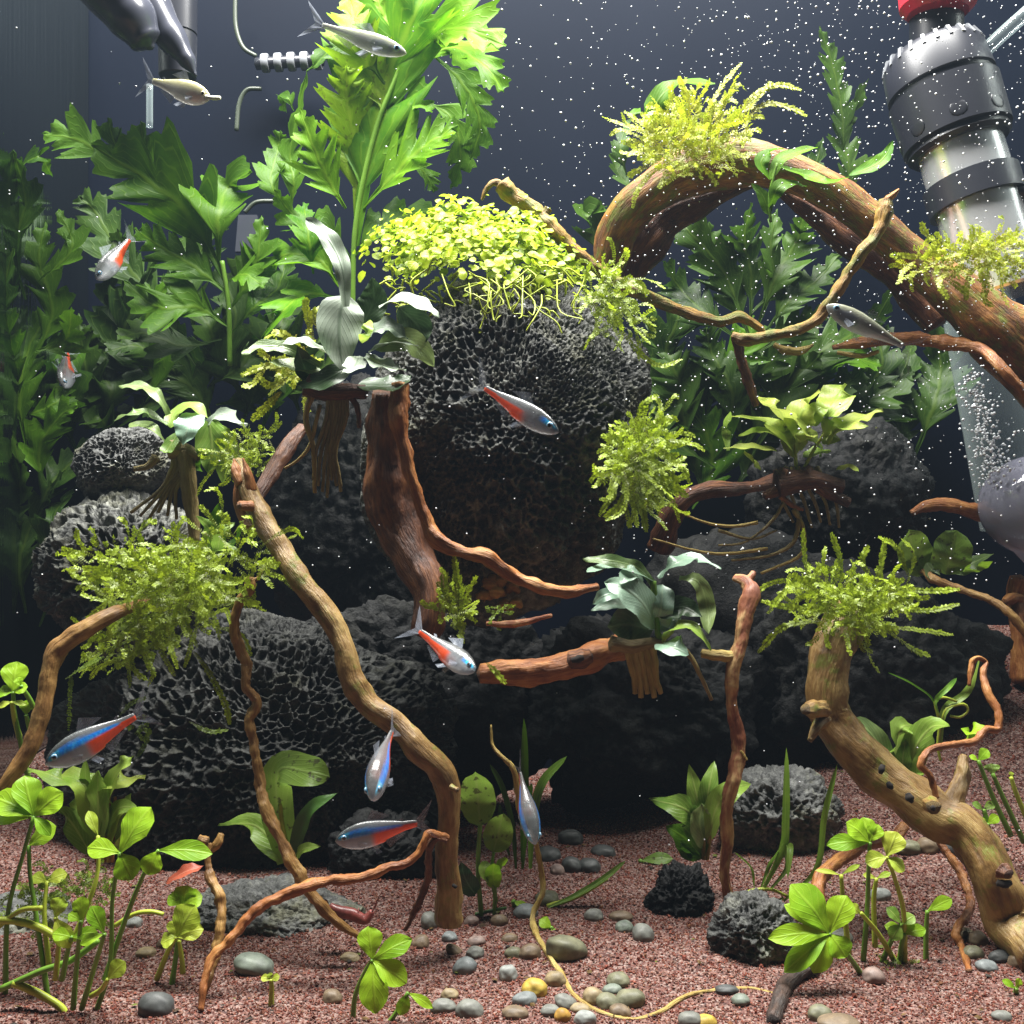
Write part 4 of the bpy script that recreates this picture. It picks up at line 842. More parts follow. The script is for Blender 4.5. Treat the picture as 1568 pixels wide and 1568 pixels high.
# ---- rooted plants on the sand
def gplant(name, label, cat, base, leaves, stems=(), seed=1, group=None, roots=(), d=None):
    g = G(*base); return plant(name, label, cat, d or g.y, base, leaves, stems, roots, group, seed, base_pt=g)
ROS = 'leafy rosettes rooted in the sand'
gplant('broad_leaved_plant', 'bright green plant with one leaf folded over, behind the wavy tan root', 'plant', (440, 1325), [
    ([(440, 1320), (425, 1240), (428, 1180, -3), (470, 1182, -12), (505, 1190, -14)], 50, CRYPT_S, 'strap', dict(nl=22, facing=CAMV*0.8+UPV*0.5)),
    ([(440, 1320), (415, 1285), (385, 1262), (335, 1262)], 46, CRYPT, 'ovate', dict(facing=CAMV*0.7+UPV*0.6, wave=0.08)),
    ([(445, 1320), (460, 1270), (480, 1235), (518, 1214)], 26, STEMD, 'lance'), ([(450, 1318), (465, 1300, -6), (491, 1296, -8)], 20, CRYPT, 'ovate')], [([(445, 1325), (432, 1260), (430, 1230)], 4, STEMY)], 41, ROS, d=.305)
gplant('round_leaf_plant', 'upright plant with tall round spotted leaves behind the stump foot', 'plant', (735, 1402), [
    ([(735, 1265), (732, 1225), (728, 1182)], 56, CRYPT_S, 'round', dict(facing=CAMV)), ([(755, 1305), (762, 1280), (770, 1246)], 46, CRYPT_S, 'round', dict(facing=CAMV)),
    ([(758, 1360), (755, 1340), (757, 1322)], 26, CLOVER, 'round', dict(facing=CAMV)), ([(762, 1330), (768, 1322), (778, 1318)], 16, CLOVER, 'round'),
    ([(728, 1370), (712, 1345), (706, 1320)], 34, DK, 'ovate', dict(facing=CAMV)), ([(748, 1350), (742, 1335), (745, 1318)], 20, CRYPT, 'round')],
    [([(737, 1402), (732, 1330), (735, 1265)], 4, STEMG), ([(757, 1400), (758, 1375), (758, 1358)], 3.4, STEMG), ([(760, 1380), (752, 1340), (756, 1305)], 3, STEMG), ([(728, 1400), (750, 1395), (775, 1390)], 3, STEMD)], 43, ROS, d=.318)
gplant('ruffled_leaf_plant', 'ruffled green plant left of the red flecked root', 'plant', (1078, 1316), [
    ([(1078, 1310), (1062, 1255), (1040, 1235), (995, 1224)], 44, CRYPT, 'lance', dict(wave=0.1)), ([(1078, 1290), (1068, 1225), (1055, 1170)], 34, CRYPT, 'ovate'),
    ([(1078, 1260), (1085, 1210), (1094, 1165)], 28, CRYPT, 'lance'), ([(1085, 1290), (1095, 1240), (1120, 1210), (1150, 1200)], 36, CRYPT, 'lance'),
    ([(1075, 1315), (1050, 1285), (1020, 1265)], 50, FERN_B, 'ovate'), ([(1070, 1315), (1055, 1300), (1040, 1300)], 34, FERN_B, 'ovate'), ([(1080, 1300), (1072, 1260), (1075, 1230)], 40, OL, 'lance')], [([(1078, 1316), (1076, 1270), (1070, 1240)], 4, ROOT_YELLOW), ([(1082, 1316), (1088, 1270), (1092, 1240)], 4, ROOT_YELLOW)], 45, ROS, d=.335)
plant('smooth_leaf_plant', 'plant with five smooth pointed green leaves behind the gnarled driftwood', 'plant', .338, (1390, 1215), [
    ([(1372, 1205), (1350, 1150), (1325, 1115), (1297, 1104)], 38, OL, 'lance', dict(wave=0.06)), ([(1375, 1205), (1372, 1150), (1380, 1115), (1398, 1110)], 44, CRYPT, 'lance'),
    ([(1395, 1205), (1400, 1150), (1425, 1115), (1455, 1112)], 42, CRYPT, 'lance'), ([(1392, 1215), (1382, 1170), (1388, 1130)], 26, CRYPT, 'lance'), ([(1398, 1210), (1405, 1175), (1418, 1140)], 20, CRYPT, 'lance'),
    ([(1398, 1210), (1405, 1190), (1415, 1186)], 16, CRYPT, 'ovate'), ([(1360, 1200), (1330, 1160), (1305, 1140)], 24, OL, 'lance'), ([(1480, 1135), (1490, 1118), (1512, 1114)], 30, CLOVER, 'ovate')], group=ROS, seed=47)
gplant('yellowing_plant', 'dense yellow-green plant with ruffled tops under the blue-striped fish at left', 'plant', (150, 1320), [
    ([(150, 1290), (165, 1220), (185, 1195), (222, 1192)], 50, YL, 'lance', dict(wave=0.12, facing=CAMV*.45+UPV)), ([(145, 1290), (140, 1220), (115, 1192), (78, 1188)], 46, YL, 'lance', dict(wave=0.12, facing=CAMV*.45+UPV)),
    ([(140, 1280), (120, 1215), (85, 1190), (40, 1178)], 40, CRYPT, 'lance', dict(wave=0.12, facing=CAMV*.45+UPV)), ([(155, 1280), (170, 1205), (190, 1170), (205, 1158)], 40, YL, 'ovate', dict(wave=0.1, facing=CAMV*.45+UPV)),
    ([(150, 1300), (150, 1230), (150, 1180)], 44, CRYPT, 'lance'), ([(160, 1300), (190, 1250), (200, 1215)], 34, CRYPT, 'lance'), ([(140, 1310), (110, 1260), (85, 1235)], 34, CRYPT, 'lance'),
    ([(165, 1310), (190, 1285), (200, 1238)], 18, YL, 'ovate'), ([(160, 1320), (180, 1250), (195, 1245)], 14, YL, 'ovate'), ([(150, 1290), (135, 1230), (130, 1160)], 30, CRYPT, 'lance'), ([(160, 1280), (180, 1240), (210, 1235)], 30, CRYPT, 'lance')],
    [([(148+i*6, 1320), (146+i*7, 1270), (140+i*9, 1220)], 3.2, ROOT_YELLOW if i % 2 else WOOD_ORANGE) for i in range(5)], 49, ROS, d=.288)
# clover-like plants at the front
def clover(label, base, heads, seed, extra=(), d=None, name='clover_plant', basepx=None):
    """heads: (stem px points from base up, leaflets [(angle, length, width)], material, depth offset mm)."""
    g = G(*base); dd = d or g.y
    t = thing(name, label, 'clover', g, 'clover-leaved plants on the front sand')
    rg = random.Random(seed)
    for i, (sp, lfs, mt, off) in enumerate(heads):
        q = [(p[0], p[1], off*j/(len(sp)-1)) for j, p in enumerate(sp)]
        mb = MB(); pp = pxs(q, dd); tube(mb, pp, [4.6*PX(dd), 3.8*PX(dd)]+[3.2*PX(dd)]*(len(pp)-2) if len(pp) > 2 else [4.6*PX(dd), 3.4*PX(dd)], 8, 18, 0.06, 0, seed+i)
        st = mb.build('stem', STEMG if mt is not CLOVER_Y else STEMY, t)
        hx, hy = sp[-1][:2]; hd = dd+off*0.001
        for j, (a, ln, wd) in enumerate(lfs):
            ca, sa = math.cos(R(a)), math.sin(R(a)); k = PX(hd)
            tilt = rg.uniform(-.35, .35)-0.3*sa*-1
            h = P(hx, hy, hd)
            tip = h+Vector((ca*ln*k, (0.35*sa+rg.uniform(-.15, .15))*ln*k, sa*ln*k))
            m_ = (h+tip)/2+Vector((0, -0.06*ln*k, 0.06*ln*k))
            mb = MB(); blade(mb, [h, m_, tip], wd*k, CAMV*0.75+UPV*0.65+Vector((rg.uniform(-.3, .3), 0, 0)), 'obovate', 0.10, 0.03, 10, 6, seed*7+i*5+j)
            mb.build('leaflet', mt, t)
    for pts, r, mt in extra:
        mb = MB(); q = pxs(pts, dd); tube(mb, q, [r*PX(dd)]*len(q), 8, 20, 0.1, 0, seed); mb.build('runner', mt, t)
    return t
CL, CY = CLOVER, CLOVER_Y
clover('tall clover plant with one long leaflet pointing right, at bottom left', (150, 1545), [
    ([(140, 1570), (168, 1480), (172, 1380), (184, 1306)], [(172, 52, 34), (58, 74, 62), (300, 44, 42)], CL, -4),
    ([(160, 1500), (195, 1400), (222, 1335), (243, 1302)], [(-6, 80, 34), (250, 36, 36)], CL, -2),
    ([(112, 1440), (140, 1370), (150, 1330), (150, 1280)], [(120, 40, 18)], CY, 4)], 3, [([(20, 1505), (60, 1522), (95, 1545), (108, 1575)], 6, STEMY), ([(0, 1515), (60, 1488), (110, 1470), (150, 1440)], 5, STEMG)], d=.258)
clover('large clover plant on a dark stem at the left edge', (8, 1530), [
    ([(8, 1530), (12, 1400), (35, 1310), (52, 1250)], [(160, 75, 46), (115, 62, 44), (40, 52, 46), (185, 66, 30), (320, 40, 20)], CL, 2),
    ([(75, 1540), (55, 1400), (46, 1340), (44, 1295)], [(35, 50, 42)], CL, 4), ([(75, 1480), (68, 1400), (72, 1350)], [(20, 30, 24), (165, 26, 20)], CY, 4)], 5,
    [([(-10, 1410), (20, 1410), (60, 1420), (98, 1442)], 6, STEMY), ([(-10, 1425), (30, 1395), (64, 1390)], 4, STEMY)], d=.266)
clover('drooping pair of clover leaves before the flat pale rock', (252, 1515), [
    ([(240, 1500), (258, 1455), (270, 1435)], [(60, 52, 48), (15, 42, 30), (200, 24, 26)], CY, -2), ([(262, 1515), (270, 1460), (280, 1385)], [(150, 26, 24), (20, 30, 34), (80, 26, 34)], CL, 2), ([(280, 1490), (278, 1465), (274, 1440)], [(90, 30, 40)], CY, -1)], 7,
    [([(175, 1418), (205, 1400), (230, 1396), (250, 1400)], 3.5, STEMY)], d=.272)
clover('low clump of small clover leaves among the bottom left stems', (118, 1525), [
    ([(112, 1545), (118, 1470), (124, 1410)], [(95, 34, 30), (150, 22, 18)], CL, -6), ([(125, 1545), (145, 1480), (160, 1430)], [(120, 46, 28), (200, 36, 18)], CL, -8),
    ([(140, 1525), (155, 1515), (165, 1500)], [(45, 34, 30)], CY, -6), ([(85, 1500), (90, 1440), (85, 1405)], [(75, 30, 34), (300, 50, 30)], CY, -3), ([(95, 1500), (105, 1450), (110, 1435)], [(10, 40, 22), (170, 30, 22)], CL, -5)], 9, d=.256)
clover('bright clover sprig standing alone at the bottom centre', (540, 1575), [
    ([(540, 1590), (543, 1530), (558, 1490), (570, 1470)], [(100, 46, 40), (25, 66, 34), (330, 62, 40), (278, 68, 46)], CL, -3),
    ([(560, 1600), (600, 1560), (625, 1520)], [(330, 44, 16), (250, 34, 22)], CL, 0)], 11, d=.255)
clover('largest clover whorl with leaflets spread like a fan before the rounded rock', (1325, 1502), [
    ([(1325, 1502), (1300, 1465), (1270, 1430)], [(128, 84, 60), (60, 62, 44), (182, 96, 34), (215, 90, 36), (240, 60, 38), (305, 36, 40), (150, 74, 30)], CL, -10)], 13, d=.279)
clover('twin-headed clover on two tall stems beside the orange stick', (1372, 1488), [
    ([(1322, 1470), (1328, 1390), (1330, 1330), (1332, 1290)], [(140, 46, 36), (100, 34, 30), (184, 66, 28), (60, 30, 26)], CL, -4),
    ([(1385, 1485), (1384, 1400), (1370, 1345), (1358, 1312)], [(62, 40, 38), (195, 34, 28), (320, 30, 26)], CY, -6),
    ([(1340, 1450), (1338, 1380), (1342, 1345)], [(20, 24, 10), (165, 22, 10)], CY, 0), ([(1300, 1460), (1292, 1390), (1288, 1340)], [(25, 34, 8), (170, 40, 8)], CY, 0),
    ([(1350, 1475), (1365, 1440), (1380, 1415)], [(130, 30, 22), (30, 24, 20), (230, 28, 24)], CRYPT, -2), ([(1375, 1490), (1380, 1450), (1385, 1430)], [(10, 34, 20), (60, 22, 20), (160, 30, 20)], CL, -2), ([(1375, 1480), (1345, 1430), (1318, 1398)], [(150, 18, 18)], CY, -4)], 15, d=.286)
clover('single oval leaf on a dark bent stem right of the twin-headed clover', (1418, 1482), [([(1418, 1482), (1418, 1430), (1420, 1395)], [(20, 44, 22)], CL, -1)], 17, d=.288)
clover('tiny green leaf breaking the sand at the bottom right corner', (1556, 1520), [([(1556, 1520), (1556, 1514)], [(150, 22, 12), (60, 16, 12)], CL, -1)], 19)
clover('tiny pale sprout near the bottom between two pebbles', (415, 1540), [([(415, 1540), (416, 1515), (415, 1500)], [(170, 16, 12), (20, 14, 12), (110, 10, 9)], CY, 0)], 21)
clover('single round-headed clover leaf by the bent branch at the left edge', (30, 1200), [
    ([(45, 1200), (30, 1130), (22, 1090), (20, 1060)], [(95, 44, 40), (180, 24, 22), (20, 24, 22)], CL, -4), ([(50, 1130), (44, 1110), (40, 1095)], [(90, 22, 24)], CL, -2), ([(30, 1130), (22, 1100), (18, 1075)], [(200, 20, 12), (-10, 24, 10)], CY, -5), ([(60, 1100), (45, 1070), (32, 1050)], [(120, 14, 14)], CL, -4)], 23, d=.30)
clover('upright yellow stems with dark small leaves on the slope at right edge', (1545, 1270), [
    ([(1548, 1280), (1520, 1220), (1498, 1165)], [(40, 24, 18), (150, 14, 10)], CL, 0), ([(1568, 1290), (1540, 1230), (1520, 1185)], [(90, 14, 24)], CRYPT, 0), ([(1580, 1270), (1558, 1220), (1548, 1190)], [(80, 8, 8)], CY, 0), ([(1515, 1285), (1514, 1270), (1512, 1262)], [(30, 22, 16), (150, 14, 12)], CL, -3), ([(1512, 1260), (1508, 1245), (1506, 1240)], [(30, 20, 14), (150, 20, 14)], CRYPT_S, 0)], 25, d=.34)
clover('small oval leaf lying by the thin green shoot, nearest the yellow root', (845, 1420), [([(842, 1424), (845, 1421)], [(150, 22, 20), (300, 16, 22)], CL, -2)], 27)
clover('small bright leaf lying flat beside the pebbles near the yellow root bend', (795, 1388), [([(788, 1386), (786, 1380)], [(-25, 24, 14)], CL, -2)], 29)
clover('pale spotted leaf lying at the back of the cave floor', (995, 1320), [([(985, 1322), (980, 1318)], [(5, 50, 20)], CRYPT_S, -2)], 31)
# grass-like plants
def grass(label, base, blades, seed, d=None, runners=()):
    g = G(*base); return plant('grass_plant', label, 'grass plant', d or g.y, base, [(pts, w_, m_, 'ribbon', dict(nl=16, nw=4, wave=0.0, fold=0.3)) for pts, w_, m_ in blades], [(p, r, STEMY) for p, r in runners], group='grassy blades in the sand', seed=seed, base_pt=g)
grass('tuft of pale grass blades growing over the rounded grey-green rock', (1190, 1372), [
    ([(1170, 1360), (1198, 1300), (1202, 1250), (1204, 1145)], 13, GRASS), ([(1180, 1362), (1205, 1330), (1206, 1298), (1210, 1300, -6), (1206, 1345, -10)], 10, CRYPT), ([(1200, 1380), (1250, 1330), (1262, 1250), (1282, 1170)], 9, GRASS), ([(1165, 1360), (1180, 1320), (1200, 1290)], 7, GRASS), ([(1155, 1360), (1150, 1330), (1125, 1305)], 5, GRASS)], 61, d=.318, runners=[([(1125, 1378), (1150, 1364), (1180, 1362), (1205, 1372)], 3), ([(1200, 1375), (1160, 1400), (1140, 1418)], 2.5)])
grass('thin grass blades standing in the dark cave behind the swimming fish', (805, 1330), [
    ([(800, 1330), (805, 1250), (803, 1180), (802, 1100)], 12, FERN_B), ([(812, 1330), (815, 1260), (830, 1200), (868, 1158)], 14, GRASS), ([(790, 1330), (785, 1270), (770, 1210), (750, 1170)], 10, FERN_D), ([(800, 1320), (805, 1240), (815, 1200)], 14, FERN_B), ([(780, 1310), (770, 1270), (765, 1230)], 8, FERN_D)], 63, d=.345)
grass('looping slender grass runner on the slope beside the curled root', (1440, 1160), [
    ([(1440, 1150), (1445, 1090), (1480, 1060), (1500, 1005)], 12, CRYPT), ([(1437, 1150), (1432, 1080), (1400, 1050), (1360, 1030)], 6, FERN_B), ([(1440, 1100), (1432, 1075), (1450, 1055), (1465, 1038)], 8, GRASS)], 65, d=.362, runners=[([(1440, 1105), (1450, 1085), (1475, 1078), (1482, 1088), (1470, 1098), (1455, 1096)], 2.5), ([(1438, 1100), (1432, 1075), (1445, 1068), (1465, 1074)], 2.5), ([(1440, 1105), (1436, 1140), (1440, 1165)], 2.5)])
grass('single thick green shoot lying across the sand right of the yellow root', (840, 1388), [([(838, 1390, -2), (880, 1372, -2), (925, 1345, -2), (958, 1318, -2)], 9, CRYPT)], 67, runners=[([(838, 1388, -1), (885, 1372, -1), (930, 1345, -1)], 4)])

# ---- moss clumps
def moss_strand(mb, pts, lw, seed, step=0.0006, droop=True):
    rg = random.Random(seed)
    L = sum((pts[i+1]-pts[i]).length for i in range(len(pts)-1))
    n = max(8, min(60, int(L/step)))
    ps = spline(pts, n)
    sd_ = rg.random()
    t0 = (ps[-1]-ps[0]).normalized()
    fc = (CAMV*rg.uniform(.4, 1)+Vector((rg.uniform(-.8, .8), 0, rg.uniform(-.2, .9)))).normalized()
    for j in range(n-1):
        t = (ps[j+1]-ps[j]).normalized(); lat = t.cross(fc)
        if lat.length < 0.05: continue
        lat.normalize(); nor = lat.cross(t)
        s = j/(n-1)
        a = mb.vert(ps[j]+lat*lw*0.09, (0.5, s, sd_)); b = mb.vert(ps[j]-lat*lw*0.09, (0.5, s, sd_)); c = mb.vert(ps[j+1], (0.5, s, sd_)); mb.f.append((a, b, c))
        env = (0.35+0.65*min(1, s*3))*(1 if s < 0.8 else 1-(s-0.8)*3)
        for sg in (-1, 1):
            l = lw*env*rg.uniform(.75, 1.2)
            dr = (lat*sg+t*rg.uniform(.35, .9)+nor*rg.uniform(-.45, .45)).normalized()
            wv = dr.cross(nor).normalized()*l*0.30
            p0 = ps[j]; v0 = mb.vert(p0, (0.5, s, sd_)); v1 = mb.vert(p0+dr*l*0.5+wv, (1, s, sd_)); v2 = mb.vert(p0+dr*l, (1, s, sd_)); v3 = mb.vert(p0+dr*l*0.5-wv, (1, s, sd_))
            mb.f.append((v0, v1, v2, v3))
def moss(label, d, cx, cy, rx, ry, n, L, lw, mat, seed, dirs=(0, 360), depth=12, up=0.25, explicit=(), nbig=12):
    """n strands rooted in an ellipse (px), radiating; L and lw strand length and leaflet length in px; explicit: strands drawn as pixel paths."""
    rg = random.Random(seed); k = PX(d); lw *= .82
    t = thing('moss_clump', label, 'moss', P(cx, cy+ry*0.6, d), 'clumps of aquarium moss')
    bulk = MB(); cnt = 0
    paths = [[P(q[0], q[1], d-0.004+(q[2]*.001 if len(q) > 2 else 0)) for q in e] for e in explicit]
    subs = [(rg.uniform(-.75, .75), rg.uniform(-.7, .7), rg.uniform(.25, .55), rg.uniform(.6, 1.25)) for _ in range(6)]+[(0, 0, .6, 1)]
    for i in range(int(n*2.4)):
        sb = rg.choice(subs)
        a = R(rg.uniform(*dirs)); rr = math.sqrt(rg.random())
        a2 = R(rg.uniform(0, 360))
        o = P(cx+rx*(sb[0]+sb[2]*rr*math.cos(a2)), cy-ry*(sb[1]+sb[2]*rr*math.sin(a2)), d+rg.uniform(-.7, .5)*depth*0.001)
        ln = L*1.2*k*rg.choice((.25, .35, .45, .55, .75, 1.0))*rg.uniform(.75, 1.15)*(0.6+0.5*rr)*sb[3]
        mixr = 0.35+0.5*rr
        dv = (Vector((math.cos(a2)*rx, 0, math.sin(a2)*ry)).normalized()*mixr+Vector((math.cos(a), 0, math.sin(a)))*(0.9-mixr*.6)+Vector((rg.gauss(0, .5), rg.uniform(-1.0, .3), up+rg.gauss(0, .5)))).normalized()
        sidev = dv.cross(Vector((rg.gauss(0, 1), rg.gauss(0, 1), rg.gauss(0, 1)))).normalized()
        cv = rg.uniform(-.5, .5)
        paths.append([o, o+dv*ln*0.4+sidev*ln*cv*.35, o+dv*ln*.75+sidev*ln*cv*.3+Vector((0, 0, -ln*.04)), o+dv*ln*.95-sidev*ln*cv*.25+Vector((0, 0, -ln*rg.uniform(-.05, .3)))])
    ne = len(explicit)
    for i, q in enumerate(paths):
        if i < ne+nbig:
            mb = MB(); moss_strand(mb, q, lw*k*(1.0 if i < ne else .85), seed*100+i, k*2.0); mb.build('frond', mat, t)
        else: moss_strand(bulk, q, lw*k*.8, seed*100+i, k*2.3)
    bulk.build('moss_mat', mat, t, kind='stuff')
    return t
moss('feathery yellow moss crowning the driftwood arch', .378, 1055, 215, 95, 55, 150, 62, 8, MOSS_Y, 3, (-10, 190), 18, 0.3, [
    [(1070, 190), (1100, 140), (1135, 95)], [(1110, 200), (1150, 150), (1190, 130), (1228, 138)], [(1120, 200), (1170, 160), (1210, 165), (1236, 178)], [(1010, 210), (985, 190), (955, 170)], [(1000, 250), (975, 262), (962, 270)], [(1080, 200), (1060, 150), (1040, 130)], [(1130, 180), (1160, 150), (1180, 125)]])
moss('yellow-green moss where the arch meets the chrome tube at right', .355, 1490, 395, 95, 34, 120, 44, 8, MOSS_Y, 5, (0, 360), 16, 0.1, [
    [(1430, 395), (1390, 392), (1362, 391)], [(1450, 380), (1420, 360), (1410, 340)], [(1530, 385), (1555, 370), (1575, 370)], [(1440, 420), (1470, 440), (1480, 448)]])
moss('moss tuft trailing over the right shoulder of the large lava rock', .345, 935, 455, 46, 50, 80, 60, 7, MOSS, 7, (-120, 100), 14, 0, [
    [(930, 440), (960, 460), (990, 490), (1005, 500)], [(930, 470), (970, 530), (1010, 560), (1045, 550)], [(920, 440), (930, 420), (950, 405)], [(900, 460), (895, 430), (905, 400)], [(945, 470), (985, 490), (1005, 510)], [(950, 440), (970, 430), (985, 445)]])
moss('shaggy moss bunch clinging to the right face of the large lava rock', .325, 978, 700, 46, 72, 150, 64, 8, MOSS, 9, (-130, 100), 18, 0, [
    [(970, 660), (985, 620), (1008, 605)], [(990, 690), (1030, 680), (1060, 672)], [(970, 720), (950, 770), (925, 792)], [(990, 730), (1030, 735), (1056, 725)], [(960, 690), (940, 670), (920, 668)], [(980, 720), (985, 780), (990, 815)], [(1000, 740), (1030, 750), (1055, 760)]])
moss('large leafy moss bed over the left rocks under the pale bundled roots', .308, 258, 915, 130, 98, 330, 66, 8, MOSS, 11, (0, 360), 22, 0.1, [
    [(230, 880), (220, 840), (212, 815)], [(160, 930), (148, 900), (146, 870)], [(200, 900), (170, 890), (150, 852)], [(250, 960), (200, 980), (155, 1000), (120, 1030)], [(240, 960), (190, 960), (150, 990)], [(290, 990), (320, 1030), (345, 1080), (352, 1110)], [(330, 930), (360, 920), (385, 905)], [(200, 830), (225, 800), (240, 800)], [(260, 970), (210, 1000), (160, 1015)], [(330, 960), (365, 970), (385, 1005)], [(220, 870), (180, 860), (142, 853)]], nbig=24)
moss('small moss patch between the wavy-leaved plant and the orange wood tips', .335, 378, 690, 40, 36, 70, 34, 6, MOSS, 13, (0, 360), 12, 0.2)
moss('bright ferny moss sprigs poking out left of the silver leaves', .330, 435, 555, 50, 45, 26, 40, 10, MOSS_Y, 15, (90, 270), 12, 0.1, [
    [(480, 520), (470, 480), (468, 455)], [(470, 540), (430, 510), (405, 520)], [(460, 570), (410, 560), (368, 575)], [(440, 580), (410, 590), (395, 572)], [(430, 600), (410, 620), (385, 645)], [(490, 510), (480, 480), (495, 470)]], nbig=10)
moss('little moss tuft at the base of the broad dark stump by the blurred fish', .318, 695, 930, 22, 26, 26, 44, 8, MOSS, 17, (0, 180), 8, 0.3, [
    [(700, 930), (700, 890), (695, 850)], [(690, 930), (680, 900), (678, 878)], [(705, 930), (720, 900), (730, 882)], [(745, 1015), (760, 1030), (775, 1048)], [(700, 940), (715, 930), (735, 920)], [(690, 955), (700, 960), (715, 955)]])
moss('tiny moss sprig on pale debris inside the cave', .33, 770, 935, 14, 6, 6, 26, 7, MOSS_D, 19, (-20, 200), 5, 0)
moss('spiky moss spreading from the top of the gnarled driftwood', .322, 1310, 920, 80, 42, 150, 62, 8, MOSS, 21, (-20, 200), 18, 0.1, [
    [(1340, 900), (1350, 860), (1355, 825)], [(1340, 890), (1320, 860), (1330, 835)], [(1370, 900), (1420, 905), (1470, 902)], [(1370, 930), (1420, 935), (1470, 925)], [(1360, 960), (1410, 965), (1460, 972)], [(1365, 970), (1400, 995), (1425, 1005)], [(1260, 930), (1210, 930), (1165, 920)], [(1260, 950), (1200, 960), (1160, 1000)], [(1270, 900), (1220, 890), (1175, 940)], [(1240, 890), (1232, 850), (1230, 808)], [(1290, 890), (1285, 850), (1272, 815)], [(1390, 880), (1375, 840), (1345, 822)], [(1385, 905), (1400, 850), (1380, 825)]], nbig=24)
moss('dark moss and debris at the foot of the left clover plants', .276, 110, 1365, 90, 40, 70, 40, 7, MOSS_D, 23, (0, 180), 10, 0)
moss('low dark moss tuft under the clover at right', .286, 1370, 1480, 24, 22, 24, 22, 5, MOSS_D, 25, (0, 180), 6, 0)
moss('sparse moss strands trailing on the honeycomb rock by the blue-striped fish', .300, 205, 1110, 20, 16, 4, 30, 7, MOSS_D, 27, (0, 180), 6, 0, [[(180, 1100), (200, 1078), (224, 1068)], [(205, 1165), (222, 1140), (230, 1115)], [(290, 1105), (320, 1120), (350, 1118)], [(100, 1040), (130, 1020), (160, 1005)], [(110, 1035), (108, 1050), (105, 1120)]])

# ---- the carpet plant on top of the large rock: small round leaves on thin stems
def carpet():
    rg = random.Random(77); d = .372; k = PX(d)
    c = P(735, 455, d)
    t = thing('carpet_plant', 'pale yellow-green mat of tiny round leaves on top of the large lava rock', 'plant', c)
    mb = MB(); blade(mb, [Vector((0, 0, 0)), Vector((0, 0.5, 0.06)), Vector((0, 1, 0))], 0.9, UPV, 'round', 0.12, 0, 6, 4, 3)
    proto = mb.build('leaf', CARPET, t); me = proto.data
    mv = np.array([v.co[:] for v in me.vertices])+np.array(c); mf = [tuple(p.vertices) for p in me.polygons]
    mats = []
    for i in range(2700):
        # points over a dome, denser to the front and top
        a = rg.uniform(0, 2*math.pi); r = math.sqrt(rg.random())
        x = r*math.cos(a); yv = r*math.sin(a)
        h = math.sqrt(max(0, 1-r*r))*(0.95+0.3*noise.noise(Vector((x*2, yv*2, 1))))
        lump = 1+0.38*noise.noise(Vector((x*3.2, yv*3.2, 4)))+.12*noise.noise(Vector((x*9, yv*9, 4)))
        px = x*150*lump; pz = h*105*lump-50*max(0, -yv)*0.8-12*x+22
        if yv > 0.75: continue
        p = c+Vector((px*k, yv*125*k, pz*k))+Vector((rg.gauss(0, 8), rg.gauss(0, 11), rg.gauss(0, 10)))*k
        nrm = Vector((x*0.6+rg.gauss(0, .55), yv*0.6-0.45+rg.gauss(0, .5), h*.6+0.45+rg.uniform(-.3, .5))).normalized()
        sz = rg.choice((7, 9, 11, 13, 15, 17))*rg.uniform(.85, 1.15)*k*(0.8 if pz < 20 else 1)
        q = nrm.to_track_quat('Z', 'Y') @ Vector((0, 0, 1)).rotation_difference(Vector((0, 0, 1)))
        m = Matrix.Translation(p) @ (q.to_matrix() @ Matrix.Rotation(rg.uniform(0, 6.28), 3, 'Z')).to_4x4() @ Matrix.Diagonal((sz, sz, sz, 1))
        mats.append((m, rg.random()))
    # nearest to the eye first: those are the separate leaves
    mats.sort(key=lambda q: -(q[0].translation.z*1.0-q[0].translation.y*1.6))
    bulk = MB()
    for i, (m, sd) in enumerate(mats):
        if i < 290:
            o = proto if i == 0 else proto.copy()
            if i: COL.objects.link(o); o.parent = t
            o.matrix_local = Matrix.Translation(-c) @ m @ Matrix.Translation(c)
        else:
            b0 = len(bulk.v)
            M4 = np.array(m)[:3, :]; pv = mv @ M4[:, :3].T+M4[:, 3]
            for v in pv: bulk.vert(v, (0.5, 0.5, sd))
            bulk.f += [tuple(x+b0 for x in f) for f in mf]
    bulk.build('small_leaves', CARPET, t, kind='stuff')
    sm = MB()
    for i in range(100):
        x = rg.uniform(-1, 1)*140; z = rg.uniform(-48, 20); y = -rg.uniform(40, 110)
        p0 = c+Vector((x, y, z))*k; e = p0+Vector((rg.uniform(-40, 40), rg.uniform(-16, 16), rg.uniform(-45, 25)))*k
        tube(sm, [p0, (p0+e)/2+Vector((rg.uniform(-14, 14), -6, rg.uniform(0, 16)))*k, e], [1.5*k]*3, 4, 9, 0, 0, i, False)
    for i in range(28):
        px = 770+rg.gauss(0, 55); py = 430+rg.uniform(-25, 25); q = P(px, py, .337+rg.uniform(0, .012)); e = P(px+rg.gauss(0, 26), py+rg.uniform(15, 62), .333+rg.uniform(0, .01))
        tube(sm, [q, q*.5+e*.5+Vector((rg.gauss(0, 12), rg.gauss(0, 5), rg.gauss(0, 10)))*k, e+Vector((rg.gauss(0, 6), 0, 0))*k, e+Vector((rg.gauss(0, 10), -3, rg.gauss(0, 9)))*k], [1.1*k]*4, 4, 12, 0, 0, i, False)
    sm.build('stems', STEMY, t, kind='stuff')
carpet()
